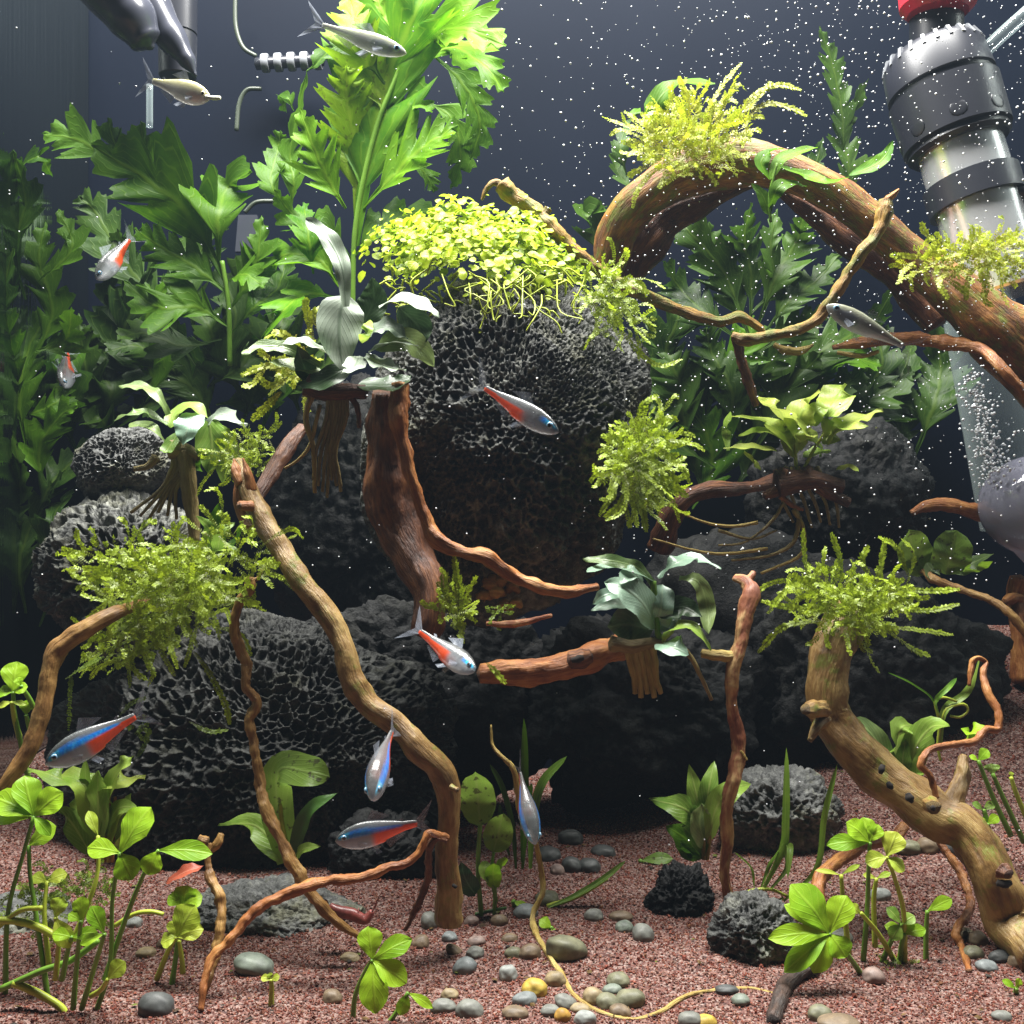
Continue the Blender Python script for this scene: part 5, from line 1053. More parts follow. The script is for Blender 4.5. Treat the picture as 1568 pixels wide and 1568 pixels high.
# ------------------------------------------------------------------ fish
def lerp3(a, b, t): return tuple(x*(1-t)+y*t for x, y in zip(a, b))
def neon_col(s, a, red=1.0, blue=.86):
    back = (0.075, 0.08, 0.08); belly = (0.31, 0.33, 0.36)
    c = lerp3(belly, back, sst(-0.25, 0.65, a))
    c = lerp3(c, (0.30, 0.32, 0.34), 0.35*sst(.15, .55, s)*sst(-.5, .2, a))
    top = 0.62-0.25*s; bot = 0.08+0.02*s
    if blue > 0:
        e = sst(bot-0.1, bot+0.05, a)*(1-sst(top-0.05, top+0.12, a))*sst(0.02, 0.07, s)*(1-sst(blue-.1, blue, s))
        c = lerp3(c, (0.005, 0.27, 1.0) if s > 0.16 else (0.04, 0.60, 1.0), e)
        c = lerp3(c, (0.10, 0.62, 1.0), 0.45*e*sst(.45, .7, noise.noise(Vector((s*40, a*6, 2)))*.5+.5))
    e = sst(.40, .50, s)*(1-sst(0.06, 0.16, a-0.25*sst(.78, .9, s)))*sst(-1.05, -0.78, a+0.35*sst(.4, .8, s))
    c = lerp3(c, (0.95, 0.10, 0.025), min(1, e*red))
    return c
def neon_head(s, a, red=1): return neon_col(s, a, red, .26)
def neon_plain(s, a, red=1): return neon_col(s, a, red, 0)
def silver_col(s, a, red=0):
    c = lerp3((0.44, 0.46, 0.45), (0.30, 0.31, 0.22), sst(-0.1, 0.7, a))
    e = (1-sst(0.05, 0.16, abs(a-0.1)))*sst(.38, .55, s)
    c = lerp3(c, (0.12, 0.11, 0.13), e)
    e = (1-sst(.75, 1.0, ((s-.27)/.15)**2+((a+.15)/.62)**2))
    c = lerp3(c, (0.20, 0.22, 0.26), e*0.85)
    return c
def pale_col(s, a, red=0):
    c = lerp3((0.46, 0.43, 0.38), (0.40, 0.38, 0.20), sst(-0.2, 0.6, a))
    return lerp3(c, (0.70, 0.40, 0.30), 0.6*(1-sst(.5, 1, ((s-.25)/.14)**2+((a+.3)/.4)**2)))
EYE = col_mat('fish_eye', 0.12, 0.7, 0, 0.6)
def fish(name, label, head, tail, colf, up=(0, 0, 1), bend=0.0, deep=1.27, thick=0.50, group='neon fish with blue and red stripes', cat='fish', finmat=FIN, red=1.0, forked=0.27, extra=None, tailspread=1.0, ring=(0.20, 0.36, 0.50)):
    """head and tail: (px, py, d) of the snout and the tail fin's end; up: where its back points."""
    H, E = P(*head), P(*tail); Lt = (E-H).length; X = (E-H).normalized()
    U = Vector(up); U = (U-X*U.dot(X)).normalized(); S = X.cross(U)
    Lb = Lt*0.80
    t = thing(name, label, cat, H+X*Lb*0.5, group)
    ks = [(0, .012), (.03, .045), (.08, .075), (.16, .105), (.28, .128), (.40, .130), (.55, .112), (.70, .080), (.84, .050), (.94, .040), (1.0, .034)]
    def hh(s):
        for (a, x), (b, y) in zip(ks, ks[1:]):
            if s <= b: q = (s-a)/(b-a); return (x*(1-q)+y*q)*Lb*deep
        return .03*Lb*deep
    def ctr(s): return H+X*(s*Lb)+S*(bend*Lb*(s*s-0.25*s))
    mb = MB(); ns, na = 46, 30; rows = []
    for i in range(ns+1):
        s = i/ns; h = hh(s)*(0.97+0.0*s); row = []
        for k in range(na):
            an = 2*math.pi*k/na; ca, sa = math.cos(an), math.sin(an)
            lo = 1.12 if sa < 0 and s < .6 else 1.0
            wd = thick*(1.0 if s < .5 else 1-0.5*(s-.5)*1.4)
            p = ctr(s)+U*(sa*h*lo)+S*(ca*abs(ca)**0.1*h*wd)
            c = colf(s, sa, red); n_ = 1+0.10*noise.noise(Vector((s*60, an*6, 3)))
            row.append(mb.vert(p, (k/na, s, 0), (c[0]*n_, c[1]*n_, c[2]*n_, 1)))
        if rows:
            a = rows[-1]
            for k in range(na): mb.f.append((a[k], a[(k+1) % na], row[(k+1) % na], row[k]))
        rows.append(row)
    nose = mb.vert(H-X*Lb*0.006, (0, 0, 0), (*colf(0, 0.2, red), 1)); end = mb.vert(ctr(1)+X*Lb*.005, (0, 1, 0), (*colf(1, 0, red), 1))
    for k in range(na): mb.f.append((rows[0][(k+1) % na], rows[0][k], nose)); mb.f.append((rows[-1][k], rows[-1][(k+1) % na], end))
    mb.build('body', FISHSKIN, t)
    # eyes
    iv, if_ = ico(3)
    for sd in (-1, 1):
        s = 0.105; h = hh(s); c = ctr(s)+U*h*0.30+S*(sd*h*thick*0.90); r = Lb*0.036
        e = MB()
        for v in iv:
            q = Vector(v); out = q.z
            p = c+X*(q.x*r)+U*(q.y*r)+S*(sd*q.z*r*0.55)
            rr = math.hypot(q.x, q.y)
            colr = (0.006, 0.006, 0.008) if rr < .60 else ring
            e.vert(p, (0, 0, 0), (*colr, 1))
        e.f = [tuple(f) if sd > 0 else tuple(f[::-1]) for f in if_.tolist()]
        e.build('eye', EYE, t)
    def fin(nm, pts, mt, rows_=7):
        """a fan between a root line and a rim line (lists of equal length)."""
        a, b = pts; f = MB(); R_ = []
        n = len(a)
        for j in range(rows_+1):
            q = j/rows_; R_.append([f.vert(a[i]*(1-q)+b[i]*q+S*(0.004*Lb*math.sin(i*2.0+q*3)), (i/(n-1), q, 0)) for i in range(n)])
        for j in range(rows_):
            for i in range(n-1): f.f.append((R_[j][i], R_[j][i+1], R_[j+1][i+1], R_[j+1][i]))
        return f.build(nm, mt, t)
    tl = Lt-Lb; te = ctr(1.0)-X*Lb*0.02; n = 11; td = (ctr(1.0)-ctr(.93)).normalized()*0.7+X*0.3
    root = [te+U*(hh(1)*0.9*(1-2*i/(n-1))) for i in range(n)]
    rim = []
    for i in range(n):
        u = 1-2*i/(n-1); rim.append(te+td*(tl*(0.42+0.62*abs(u)**1.2))+U*(u*Lb*forked*tailspread*(0.62+.38*abs(u))))
    fin('tail_fin', (root, rim), finmat)
    def body_line(s0, s1, sgn, n=7): return [ctr(s0+(s1-s0)*i/(n-1))+U*(sgn*hh(s0+(s1-s0)*i/(n-1))*(1.08 if sgn < 0 and s0 < .5 else .94)) for i in range(n)]
    rt = body_line(.40, .54, 1); fin('dorsal_fin', (rt, [p+U*(Lb*deep*(.10-.075*i/6))+X*(Lb*(.09+.012*i)) for i, p in enumerate(rt)]), finmat, 5)
    rt = body_line(.58, .80, -1); fin('anal_fin', (rt, [p-U*(Lb*deep*(.085-.065*i/6))+X*(Lb*.05) for i, p in enumerate(rt)]), finmat, 4)
    rt = body_line(.40, .47, -1, 5)
    for sd in (-1, 1): fin('pelvic_fin', ([p+S*(sd*hh(.4)*.25) for p in rt], [p+S*(sd*hh(.4)*.5)-U*(Lb*.07)+X*(Lb*.06) for p in rt]), finmat, 3)
    for sd in (-1, 1):
        b = ctr(.25)+S*(sd*hh(.25)*thick*.92)-U*hh(.25)*.45
        fin('pectoral_fin', ([b+U*(Lb*.012*(i-2)) for i in range(5)], [b+S*(sd*Lb*.045)+X*(Lb*(.07+.012*i))+U*(Lb*.016*(i-4)) for i in range(5)]), finmat, 3)
    rt = body_line(.78, .82, 1, 4); fin('adipose_fin', (rt, [p+U*(Lb*.03)+X*(Lb*.04) for p in rt]), finmat, 2)
    return t
NF = 'neon fish with blue and red stripes'
fish('neon_tetra', 'blue-striped red-tailed fish above the yellowing plant at left', (70, 1170, .272), (240, 1080, .284), neon_col, bend=-.03)
fish('neon_tetra', 'blue-striped red-tailed fish just left of the tan branch foot', (514, 1288, .272), (668, 1252, .277), neon_col, bend=.05, up=(-.1, -.1, 1))
fish('neon_tetra', 'fish angled head-down toward the viewer beside the winding tan branch', (570, 1224, .258), (594, 1100, .284), neon_col, up=(-.15, -.75, .5), bend=.10, thick=.74)
fish('neon_tetra', 'fish diving head-down over the thin yellow root with fins spread', (820, 1293, .290), (788, 1158, .306), neon_col, up=(.25, -1, .2), bend=.03, thick=.82)
fish('neon_tetra', 'red-striped fish turning head-down beside the little moss tuft', (727, 1028, .285), (642, 968, .305), neon_head, up=(.85, -.25, .5), bend=-.30, thick=.6, deep=1.15)
fish('neon_tetra', 'red-striped fish crossing before the large lava rock', (855, 662, .300), (716, 578, .315), neon_head, up=(.35, -.2, 1), deep=.92, red=1.1)
fish('neon_tetra', 'small red-tailed fish tilted nose-down among the left ferns', (148, 428, .415), (210, 352, .43), neon_plain, up=(-.6, -.5, .4), thick=.6)
fish('neon_tetra', 'tiny red-tailed fish hanging nose-down in the dark left corner', (99, 594, .43), (104, 528, .45), neon_plain, up=(-.5, -.8, .2), thick=.6)
SFG = 'pale silver fish'
fish('silver_fish', 'clear silvery fish with a dark side line right of the yellow branch', (1266, 468, .335), (1412, 545, .335), silver_col, up=(.25, -.15, 1), group=SFG, deep=.95, finmat=FIN)
fish('silver_fish', 'grey silver fish swimming right near the top before the tall fern', (622, 82, .37), (462, 28, .375), silver_col, up=(-.2, -.1, 1), group=SFG, deep=.80, finmat=FIN_W, forked=.20)
pf = fish('pale_fish', 'cream coloured fish holding a white food stick below the grey spout', (322, 150, .37), (212, 118, .375), pale_col, up=(-.12, -.15, 1), group=SFG, deep=1.32, finmat=FIN_W, forked=.30, ring=(.6, .55, .35))
mb = MB(); tube(mb, [P(315, 148, .369), P(327, 150, .3685), P(337, 150, .368)], [3*PX(.37), 3.4*PX(.37), 3*PX(.37)], 8, 10, .1)
tag(mb.build('food_stick', plain('food_white', (0.75, 0.75, 0.62), .5, 0, .4, 200, .2), None, P(327, 150, .3685)), 'white food stick in the mouth of the cream coloured fish', 'fish food')
# shrimps
SHR = plain('shrimp_red', (0.25, 0.065, 0.055), .35, 0, .6, 300, .6)
def shrimp(label, pts, d, r, seed):
    q = pxs(pts, d); t = thing('red_shrimp', label, 'shrimp', q[len(q)//2], None); k = PX(d)
    mb = MB(); n = len(q); tube(mb, q, [r*k*(.45+.75*math.sin(math.pi*min(1, .18+.75*i/(n-1)))) for i in range(n)], 12, 40, .1, 0, seed)
    for v in range(0): pass
    mb.build('body', SHR, t)
    h = q[-1]; dv = (q[-1]-q[-2]).normalized()
    for i in range(4):
        a = MB(); e = h+dv*r*k*2.2+Vector(((i-1.5)*3, -4, (i-.5)*9))*k; tube(a, [h, (h+e)/2+Vector((0, 0, 2*k)), e], [.9*k, .7*k, .4*k], 5, 10); a.build('antenna', SHR, t)
    for i in range(5):
        for sd in (-1, 1):
            b = q[n//2]+dv*(i-1)*r*k*.55; e = b+Vector((0, sd*r*k*.6, -r*k*1.0)); a = MB(); tube(a, [b, (b+e)/2+Vector((0, sd*r*k*.3, 0)), e], [.9*k, .7*k, .4*k], 5, 8); a.build('leg', SHR, t)
    f = q[0]; dv2 = (q[0]-q[1]).normalized()
    for i in (-1, 0, 1):
        a = MB(); blade(a, [f, f+dv2*r*k*.8+Vector((0, i*r*k*.3, i*r*k*.35)), f+dv2*r*k*1.3+Vector((0, i*r*k*.5, i*r*k*.5))], r*k*.8, CAMV, 'obovate', .1, 0, 6, 4); a.build('tail_fan', SHR, t)
    for sd in (-1, 1):
        a = MB(); iv, if_ = ico(1)
        for v in iv: a.vert(h+Vector((0, sd*r*k*.35, r*k*.2))+Vector(v)*r*k*.16)
        a.f = [tuple(x) for x in if_.tolist()]; a.build('eye', HOLE, t)
shrimp('dull red shrimp resting where the tan roots meet the sand', [(505, 1388), (520, 1396), (540, 1400), (558, 1408), (570, 1396)], .292, 8, 3)
g_ = G(290, 1340)
plant('red_leaf', 'fallen red leaf beside the knobbly root', 'leaf', .278, (288, 1340), [([(255, 1352, 0), (285, 1334, -2), (312, 1326, 0)], 26, REDLEAF, 'lance', dict(facing=CAMV*.5+UPV))], seed=3)

# ------------------------------------------------------------------ equipment
GREY = plain('grey_plastic', (0.045, 0.048, 0.064), .25, 0, .5, 30, .12)
DARKP = plain('dark_plastic', (0.012, 0.013, 0.018), .35, 0, .5, 40, .15)
MIDP = plain('mid_grey_plastic', (0.016, 0.0175, 0.025), .38, 0, .5, 40, .12)
CHROME = plain('chrome', (0.93, 0.95, 0.97), .22, 0.72)
REDP = plain('red_plastic', (0.55, 0.025, 0.04), .35, 0, .5)
WHITEP = plain('white_plastic', (0.20, 0.21, 0.23), .4, 0, .5, 90, .2)
ROOT_THIN = plain('root_thin', (0.035, 0.045, 0.03), .4)
def glass_mat(name, c, a=0.2):
    m, nt, b = newmat(name); b.inputs['Base Color'].default_value = (*c, 1); b.inputs['Roughness'].default_value = .07; b.inputs['Specular IOR Level'].default_value = .8
    fr = N(nt, 'ShaderNodeLayerWeight', inp={0: .35}); mr = N(nt, 'ShaderNodeMapRange', inp={1: 0, 2: 1, 3: a, 4: .85}); nt.links.new(fr.outputs['Facing'], mr.inputs[0])
    tr = N(nt, 'ShaderNodeBsdfTransparent', inp={'Color': (.92, .95, .97, 1)}); ms = N(nt, 'ShaderNodeMixShader')
    nt.links.new(mr.outputs[0], ms.inputs[0]); nt.links.new(tr.outputs[0], ms.inputs[1]); nt.links.new(b.outputs[0], ms.inputs[2])
    nt.links.new(ms.outputs[0], nt.nodes['Material Output'].inputs['Surface']); return m
GLASS = glass_mat('clear_glass', (0.35, 0.42, 0.42), .10)
DOME = glass_mat('milky_dome', (0.36, 0.36, 0.46), .62)
def lathe(mb, A, axis, prof, n=48):
    """prof: (distance along axis, radius) in metres."""
    ax = axis.normalized(); u = ax.cross(Vector((0, 1, 0))).normalized(); v = ax.cross(u)
    prev = None
    for s, r in prof:
        row = [mb.vert(A+ax*s+(u*math.cos(2*math.pi*k/n)+v*math.sin(2*math.pi*k/n))*r, (k/n, s, 0)) for k in range(n)]
        if prev:
            for k in range(n): mb.f.append((prev[k], prev[(k+1) % n], row[(k+1) % n], row[k]))
        prev = row
    return u, v
def smooth_by_angle(o, ang=35):
    me = o.data; bm = bmesh.new(); bm.from_mesh(me)
    bmesh.ops.recalc_face_normals(bm, faces=bm.faces)
    for e in bm.edges: e.smooth = not (len(e.link_faces) == 2 and e.calc_face_angle(0) > R(ang))
    bm.to_mesh(me); bm.free()
# grey spout of the filter return, upper left
D = .405; k = PX(D)
t = thing('filter_spout', 'glossy grey filter outlet spout dipping in at the upper left', 'filter spout', P(240, 0, D))
mb = MB(); q = [P(118, -70, D-.012), P(165, -20, D-.012), P(200, 25, D-.010), P(222, 60, D-.008), P(232, 74, D-.007)]
tube(mb, q, [62*k, 58*k, 50*k, 34*k, 8*k], 28, 40, 0, 0, 0, True, .75); mb.build('spout', GREY, t)
mb = MB(); tube(mb, [P(190, -80, D), P(222, 0, D), P(260, 55, D), P(285, 90, D), P(300, 116, D)], [52*k, 46*k, 30*k, 17*k, 3*k], 24, 40, 0, 0, 0, True, .8); mb.build('nozzle', GREY, t)
mb = MB(); ax = P(272, 200, D+.016)-P(272, -80, D+.016)
lathe(mb, P(272, -80, D+.016), ax, [(0, 0), (0, 30*k), (136*k, 30*k), (136.5*k, 28*k), (139*k, 28*k), (139.5*k, 30*k), (205*k, 29*k), (207*k, 27*k), (207*k, 0)]); smooth_by_angle(mb.build('pipe', MIDP, t))
mb = MB(); tube(mb, [P(229, 130, .47), P(229, 165, .47), P(229, 195, .47)], [5*PX(.47)]*3, 10, 8)
tag(mb.build('clear_tube', GLASS, None, P(229, 195, .47)), 'short clear tube hanging straight behind the cream fish', 'tube')
# ribbed white connector and thin plant roots on the back glass
D2 = .485; k = PX(D2)
t = thing('ribbed_connector', 'white ribbed hose connector half hidden by the tall fern', 'connector', P(440, 96, D2))
mb = MB(); tube(mb, [P(392, 98, D2), P(440, 95, D2), P(495, 92, D2)], [9*k]*3, 12, 10); mb.build('core', MIDP, t)
rb = None
for i in range(5):
    x = 401+20*i; A = P(x, 97-i, D2); mb = MB()
    lathe(mb, A, Vector((1, 0, .05)), [(0, 7*k), (0, 13*k), (2*k, 14*k), (9*k, 14*k), (11*k, 13*k), (11*k, 7*k)], 24); smooth_by_angle(mb.build('rib', WHITEP, t))
def rootlet(label, pts, d, r=3.5, name='thin_rootlet', mat=ROOT_THIN, cat='rootlet', group='thin rootlets against the back glass'):
    mb = MB(); q = pxs(pts, d); tube(mb, q, [r*PX(d)]*len(q), 8, 30)
    return tag(mb.build(name, mat, None, q[0]), label, cat, group)
rootlet('thin wire hanging in a J at top left corner', [(53, -5), (53, 30), (48, 60), (34, 78)], .46)
rootlet('short hooked wire below the J-shaped wire at left', [(28, 128), (42, 124), (52, 145), (58, 175)], .46)
rootlet('thin wire curving down to the ribbed connector', [(360, -10), (361, 40), (372, 72), (392, 86)], .488)
rootlet('thin wire looping below the ribbed connector', [(400, 136), (378, 138), (366, 160), (362, 200)], .488)
rootlet('thin wire arching over the grey tag', [(375, 325), (392, 310), (420, 308)], .485)
D3 = .478; k = PX(D3)
mb = MB(); c0 = P(380, 358, D3); w2, h2, th = 19*k, 28*k, .0012
for y in (-th, th):
    for sx, sz, tx in ((-1, -1, 1), (1, -1, 1), (1, 1, .75), (-1, 1, .75)): mb.vert(c0+Vector((sx*w2*tx, y, sz*h2)))
mb.f = [(0, 1, 2, 3), (7, 6, 5, 4), (0, 4, 5, 1), (1, 5, 6, 2), (2, 6, 7, 3), (3, 7, 4, 0)]
tag(mb.build('grey_tag', GREY, None, c0, smooth=False), 'small grey plastic tag on the back glass left of the silver leaves', 'tag')
# reactor on the right: collar, chrome tube, clip, clear tube, dome
D4 = .405; k = PX(D4)
top = P(1424, 78, D4+.004); bot = P(1545, 470, D4-.010); ax = (bot-top).normalized(); LL = (bot-top).length
t = thing('reactor_pump', 'dark collared chrome reactor tube at the upper right behind the moss', 'reactor', bot)
mb = MB(); u, v = lathe(mb, top, ax, [(0, 40*k), (0, 62*k), (6*k, 70*k), (16*k, 76*k), (62*k, 80*k), (64*k, 76*k), (72*k, 76*k), (74*k, 82*k), (150*k, 80*k), (152*k, 74*k), (160*k, 76*k), (166*k, 70*k), (166*k, 30*k)], 64)
cl = mb.build('collar', MIDP, t); smooth_by_angle(cl)
for i in range(24):
    a = 2*math.pi*i/24; dr = u*math.cos(a)+v*math.sin(a); tn = ax.cross(dr)
    b = top+ax*(9*k)+dr*(71*k); mb = MB()
    for y in (-1, 1):
        for z in (-1, 1):
            for x in (-1, 1): mb.vert(b+ax*(x*8*k)+tn*(y*2.6*k)+dr*(z*3*k+x*3.5*k))
    mb.f = [(0, 1, 3, 2), (4, 6, 7, 5), (0, 4, 5, 1), (2, 3, 7, 6), (0, 2, 6, 4), (1, 5, 7, 3)]
    mb.build('grip_ridge', WHITEP, cl, smooth=False)
for i in range(8):
    a = 2*math.pi*i/8+.3; dr = u*math.cos(a)+v*math.sin(a); tn = ax.cross(dr); b = top+ax*(132*k)+dr*(80*k); mb = MB()
    iv, if_ = ico(2)
    for q in iv: mb.vert(b+ax*(q[0]*13*k)+tn*(q[1]*13*k)+dr*(q[2]*.8*k))
    mb.f = [tuple(f) for f in if_.tolist()]; mb.build('slot', DARKP, cl)  # flush dark oval; the shade of a recessed slot is put into the colour
mb = MB(); lathe(mb, top, ax, [(150*k, 20*k), (150*k, 62*k), (230*k, 62*k), (300*k, 61*k), (398*k, 60*k), (402*k, 56*k), (402*k, 0)], 64); smooth_by_angle(mb.build('chrome_tube', CHROME, t))
mb = MB(); lathe(mb, top, ax, [(218*k, 62.5*k), (218*k, 70*k), (258*k, 70*k), (258*k, 62.5*k)], 64)
cp = mb.build('clip', MIDP, t); smooth_by_angle(cp)
mb = MB(); q0 = top+ax*(236*k)+u*0
tube(mb, [P(1535, 292, D4-.012), P(1570, 296, D4-.012), P(1620, 288, D4-.012)], [16*k, 20*k, 26*k], 16, 12, 0, 0, 0, True, .6); mb.build('clip_arm', MIDP, cp)
mb = MB(); lathe(mb, P(1432, -60, D4+.006), Vector((.02, 0, -1)), [(0, 0), (0, 40*k), (140*k, 40*k), (150*k, 52*k), (150*k, 0)], 40); smooth_by_angle(mb.build('neck', DARKP, t))
mb = MB(); lathe(mb, P(1436, -40, D4+.002), Vector((.0, 0, -1)), [(0, 0), (0, 60*k), (50*k, 56*k), (62*k, 45*k), (64*k, 0)], 48); smooth_by_angle(mb.build('cap', REDP, t))
D5 = .44; k = PX(D5)
A = P(1490, 430, D5); B = P(1560, 800, D5)
t2 = thing('clear_cylinder', 'clear upright glass cylinder of rising bubbles behind the arch wood', 'cylinder', B)
mb = MB(); lathe(mb, A, B-A, [(0, 52*k), (200*k, 54*k), (380*k, 56*k)], 48); mb.build('glass_wall', GLASS, t2)
mb = MB(); lathe(mb, P(1590, 775, .418), Vector((.1, 0, 1)), [(-100*PX(.418), 0)]+[(math.sin(R(a))*78*PX(.418), math.cos(R(a))*86*PX(.418)) for a in range(-70, 91, 8)], 48)
o = mb.build('dome', DOME, None, P(1590, 850, .418)); smooth_by_angle(o, 60); tag(o, 'milky clear plastic dome at the right edge with bubbles on it', 'dome')
mb = MB(); tube(mb, [P(1508, 78, .40), P(1540, 48, .40), P(1600, -5, .40)], [11*PX(.4)]*3, 14, 10)
tag(mb.build('air_hose', GLASS, None, P(1508, 78, .40)), 'short clear air hose slanting in at the top right corner', 'hose')

# ------------------------------------------------------------------ microbubbles, too many to count
BUB = plain('bubble_white', (0.85, 0.88, 0.92), .15, 0, .8)
rng = np.random.default_rng(11)
pts_, rr_ = [], []
while len(pts_) < 3000:
    px, py = rng.uniform(560, 1600), rng.uniform(-20, 900)
    pr = 0.10+0.9*min(1, max(0, (px-700)/520))*(1 if py < 420 else max(.25, 1-(py-420)/420))
    if rng.random() > pr: continue
    d = rng.uniform(.285, .45); pts_.append(P(px, py, d)[:]); rr_.append((.55+1.5*rng.random()**2.6+(.6 if rng.random() < .04 else 0))*PX(d))
for i in range(240):
    px, py = rng.uniform(0, 1568), rng.uniform(0, 1300); d = rng.uniform(.27, .44); pts_.append(P(px, py, d)[:]); rr_.append(rng.uniform(.8, 1.6)*PX(d))
for i in range(420):
    f = rng.random()**.8; py = 565+f*180; px = 1484+f*45+rng.normal()*(10+10*f); d = rng.uniform(.40, .43); pts_.append(P(px, py, d)[:]); rr_.append(rng.uniform(1.2, 2.8)*PX(d))
iv, if_ = ico(1)
vv, ff = joined(iv, if_, np.array(pts_), np.array(rr_)[:, None]*np.ones((1, 3)))
tag(npmesh('microbubbles', vv, ff, BUB), 'haze of tiny white bubbles drifting through the upper right water', 'bubbles', kind='stuff')

# ------------------------------------------------------------------ river pebbles
PEB = col_mat('pebble_stone', .55, .4)
nt = PEB.node_tree; b = nt.nodes['Principled BSDF']
att = [n for n in nt.nodes if n.type == 'ATTRIBUTE'][0]
r = ramp(nt, noi(nt, objvec(nt), 500, 4, .65), [(.3, (.7, .7, .7)), (.7, (1.2, 1.2, 1.15))])
mx = N(nt, 'ShaderNodeMix', data_type='RGBA', blend_type='MULTIPLY'); mx.inputs['Factor'].default_value = 1
nt.links.new(att.outputs['Color'], mx.inputs['A']); nt.links.new(r.outputs[0], mx.inputs['B']); nt.links.new(mx.outputs['Result'], b.inputs['Base Color'])
PC = {'grey': (.25, .255, .23), 'bluegrey': (.25, .275, .28), 'light': (.40, .42, .40), 'olive': (.24, .235, .15), 'brown': (.25, .18, .115), 'tan': (.40, .31, .18), 'orange': (.60, .34, .07), 'yellow': (.66, .46, .08), 'dark': (.10, .105, .105), 'pink': (.36, .26, .23), 'green': (.25, .29, .24)}
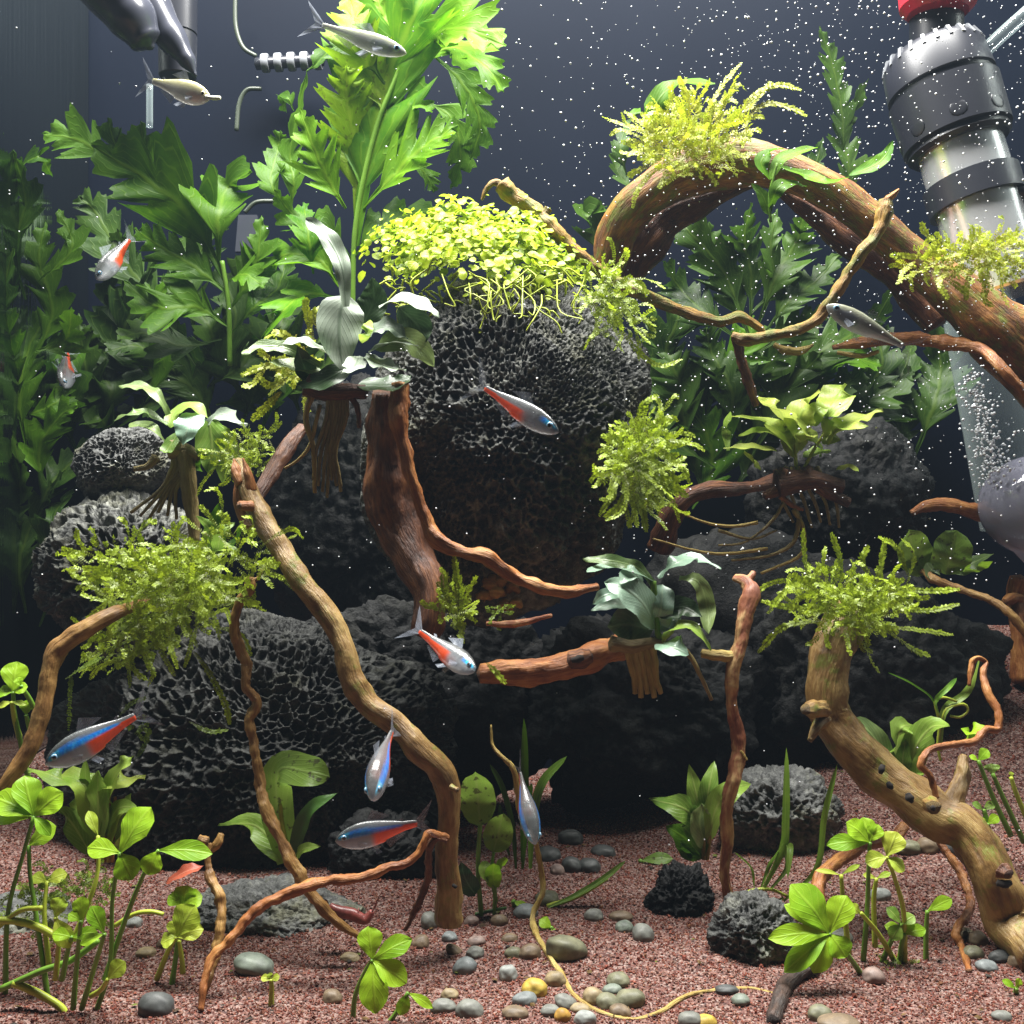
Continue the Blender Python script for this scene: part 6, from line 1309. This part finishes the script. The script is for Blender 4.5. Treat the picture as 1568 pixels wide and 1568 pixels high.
PEBBLES = [
 (711, 1479, 37, 27, 'bluegrey', 'blue-grey oval pebble alone on pink sand in front of the tan branch foot', -25), (778, 1489, 28, 26, 'light', 'pale round pebble alone left of the yellow stone'), (819, 1511, 38, 30, 'yellow', 'bright yellow pebble nearest the bend of the thin yellow root', 10),
 (803, 1529, 36, 22, 'bluegrey', 'blue-grey pebble directly below the bright yellow pebble'), (867, 1443, 38, 58, 'olive', 'tall olive-brown pebble, largest by the thin yellow root', -75), (910, 1401, 30, 20, 'grey', 'grey pebble at the edge of shade in front of the cave'),
 (956, 1418, 28, 20, 'green', 'greenish grey pebble left of the dark round pebble near the pyramid rock'), (985, 1427, 32, 30, 'grey', 'plump grey pebble below the pyramid shaped rock'), (951, 1402, 34, 18, 'brown', 'flat brown pebble leaning above the greenish grey one'),
 (811, 1456, 32, 26, 'brown', 'brown pebble touching the thin yellow root on its left'), (786, 1458, 26, 20, 'olive', 'olive pebble left of the brown one by the yellow root'), (781, 1436, 26, 13, 'brown', 'thin flat brown pebble above the olive one'),
 (727, 1457, 28, 19, 'grey', 'grey pebble just above the blue-grey oval one'), (688, 1433, 24, 17, 'bluegrey', 'small blue-grey pebble below the tan branch foot'), (695, 1453, 28, 14, 'brown', 'flat brownish pebble between the branch foot and the oval pebble', 25), (730, 1441, 26, 16, 'pink', 'pinkish pebble to the right of the branch foot'),
 (851, 1497, 32, 26, 'tan', 'tan pebble under the thin yellow root'), (947, 1499, 34, 22, 'olive', 'olive-grey pebble topping the front heap'), (966, 1528, 44, 31, 'olive', 'largest olive pebble of the front heap', 0), (931, 1532, 36, 27, 'olive', 'dull olive pebble in the middle of the front heap', 20), (938, 1515, 30, 17, 'green', 'slim greenish pebble wedged in the front heap'),
 (910, 1524, 34, 27, 'tan', 'tan-brown pebble at the left end of the front heap', 25), (950, 1548, 34, 21, 'brown', 'brown pebble lowest of the front heap', 15), (866, 1532, 36, 22, 'grey', 'grey slanted pebble left of the front heap', 20), (896, 1558, 32, 23, 'light', 'light pebble at the lower edge below the front heap'), (861, 1553, 25, 23, 'orange', 'small orange pebble at the lower edge'), (843, 1547, 30, 20, 'grey', 'grey pebble touching the small orange one'), (888, 1545, 30, 16, 'tan', 'tan sliver of a pebble between orange pebble and front heap'),
 (789, 1551, 40, 20, 'brown', 'long brown-grey pebble at the bottom below the blue-grey one'), (718, 1543, 42, 30, 'grey', 'big grey pebble at the bottom right of the clover sprig'), (679, 1539, 38, 22, 'grey', 'grey pebble beside the clover sprig leaf at the bottom'), (688, 1522, 26, 18, 'tan', 'dusty tan pebble above the two bottom grey pebbles'), (1058, 1560, 36, 26, 'grey', 'grey pebble at the bottom edge under the trailing root'), (1080, 1564, 36, 22, 'yellow', 'yellow pebble cut by the bottom edge near centre'),
 (876, 1322, 30, 27, 'dark', 'dark round pebble on the cave floor'), (854, 1330, 22, 18, 'pink', 'pinkish pebble on the cave floor beside the dark round one'), (873, 1280, 40, 28, 'dark', 'dark pebble farthest back in the cave'), (924, 1302, 36, 20, 'dark', 'dark flat pebble at the right of the cave floor'), (841, 1306, 36, 24, 'dark', 'dark pebble at the left of the cave floor'), (902, 1323, 34, 24, 'dark', 'dark pebble right of the round one on the cave floor'), (805, 1394, 38, 24, 'bluegrey', 'blue-grey pebble half under the thin green shoot'), (838, 1374, 36, 26, 'olive', 'olive pebble behind the thin yellow root'),
 (765, 1407, 26, 20, 'brown', 'brown pebble below the round spotted leaves'), (722, 1409, 22, 18, 'pink', 'pale pinkish pebble touching the foot of the tan branch on its right'), (657, 1408, 24, 30, 'grey', 'upright grey pebble left of the tan branch foot'), (644, 1441, 28, 22, 'brown', 'brown pebble below the upright grey pebble'),
 (1349, 1369, 30, 22, 'light', 'light pebble between the clover stems'), (1288, 1432, 34, 24, 'grey', 'grey pebble tucked behind the clover fan'), (1339, 1493, 32, 26, 'pink', 'rosy brown pebble at the foot of the clover fan', 15), (1256, 1549, 36, 26, 'olive', 'olive-tan pebble right of the blackened stick'), (1135, 1532, 26, 19, 'green', 'greenish pebble under the end of the trailing root'), (1113, 1517, 34, 14, 'dark', 'slim dark pebble under the trailing root'),
 (1513, 1478, 32, 19, 'bluegrey', 'blue-grey pebble nearest in the right corner row'), (1534, 1463, 36, 19, 'dark', 'dark pebble in the right corner row'), (1498, 1435, 28, 24, 'brown', 'brown pebble beside the thin jointed root'), (1492, 1456, 32, 22, 'olive', 'olive pebble below the brown one by the jointed root'), (1393, 1296, 40, 22, 'olive', 'olive pebble lying under the gnarled driftwood, leftmost of three'), (1422, 1292, 32, 26, 'brown', 'brown pebble lying under the gnarled driftwood, middle of three'), (1454, 1296, 30, 26, 'dark', 'dark pebble lying under the gnarled driftwood, rightmost of three'), (1546, 1443, 38, 18, 'tan', 'tan flat pebble under the end of the gnarled driftwood'), (1560, 1470, 26, 24, 'brown', 'brown pebble in the bottom right corner'), (1480, 1428, 24, 20, 'tan', 'tan pebble touching the thin jointed root'),
 (388, 1476, 58, 36, 'green', 'big flat green-grey pebble alone on the left sand', 15), (236, 1537, 54, 40, 'dark', 'large dark smooth pebble at the bottom left', 10), (536, 1465, 30, 15, 'tan', 'sandy tan pebble left of the clover sprig'), (508, 1525, 30, 26, 'brown', 'brownish pebble half sunk near the clover sprig'), (258, 1442, 36, 20, 'brown', 'brown flat pebble behind the drooping clover leaves'), (222, 1457, 30, 16, 'tan', 'tan pebble left of the drooping clover leaves'), (205, 1412, 24, 18, 'light', 'pale pebble below the runner of the bottom left clover'), (770, 1340, 0, 0, 'dark', ''),
 (1535, 1555, 30, 18, 'grey', 'grey pebble half sunk by the bottom right corner'), (1285, 1565, 60, 20, 'brown', 'brown pebble cut by the bottom edge right of the stick')]
iv4, if4 = ico(4)
for i, e in enumerate(PEBBLES):
    px, py, w_, h_, cn, lab = e[:6]; ro = e[6] if len(e) > 6 else 0
    if not w_: continue
    g = G(px, py+h_*0.42); k = PX(g.y); rg = random.Random(i*3+1)
    c = tuple(x*.62 for x in PC[cn]); co2 = []; sv = Vector((i*1.7, i*.9, 3))
    rx, rz = w_*.52*k, h_*.54*k; ry = (rx+rz)*.5*rg.uniform(.9, 1.1)
    for v in iv4:
        q = Vector(v); f = 1+.16*noise.noise(q*.9+sv)+.06*noise.noise(q*2.2+sv)
        p = Vector((math.copysign(abs(q.x)**.9, q.x)*rx, math.copysign(abs(q.y)**.9, q.y)*ry, q.z*rz))*f; co2.append(p)
    mr = Matrix.Rotation(R(ro), 3, 'Y'); ctr = Vector((g.x, g.y+ry*.25, g.z+rz*.36))
    ctr.z = max(ctr.z, ground(ctr.x, ctr.y)+rz*.25)
    A = np.array([(mr @ p)[:] for p in co2])+np.array(ctr)
    cc = np.array([[*(x*rg.uniform(.97, 1.03) for x in c), 1.0]])*np.ones((len(A), 1))
    for j, v in enumerate(iv4):
        m = 1+.35*noise.noise(Vector(v)*1.6+sv*2); cc[j, :3] = np.clip(np.array(c)*m*1.1, 0, 1)
    tag(npmesh('pebble', A, if4, PEB, base=(ctr.x, ctr.y, g.z), colr=cc), lab, 'pebble', 'river pebbles scattered on the sand')
# pale crumbly debris in the cave mouth
t = thing('wood_debris', 'crumbly pale brown debris behind the stump in the cave', 'debris', P(760, 930, .345))
for i, (px, py, r_) in enumerate([(752, 895, 14), (768, 890, 12), (785, 902, 9), (760, 908, 12), (772, 930, 10), (790, 925, 8), (742, 912, 10)]):
    mb = MB(); tube(mb, [P(px-r_, py+2, .345), P(px, py-3, .343), P(px+r_, py+3, .345)], [r_*.6*PX(.345), r_*PX(.345), r_*.5*PX(.345)], 10, 14, .5, 0, i); mb.build('crumb', WOOD_TAN, t)
mb = MB(); tube(mb, [P(745, 955, .33), P(790, 955, .33), P(845, 942, .33)], [4*PX(.33), 6*PX(.33), 3*PX(.33)], 8, 20, .3)
tag(mb.build('bare_twig', WOOD_RED, None, P(790, 955, .33)), 'thin pale twig lying level in the cave', 'twig')
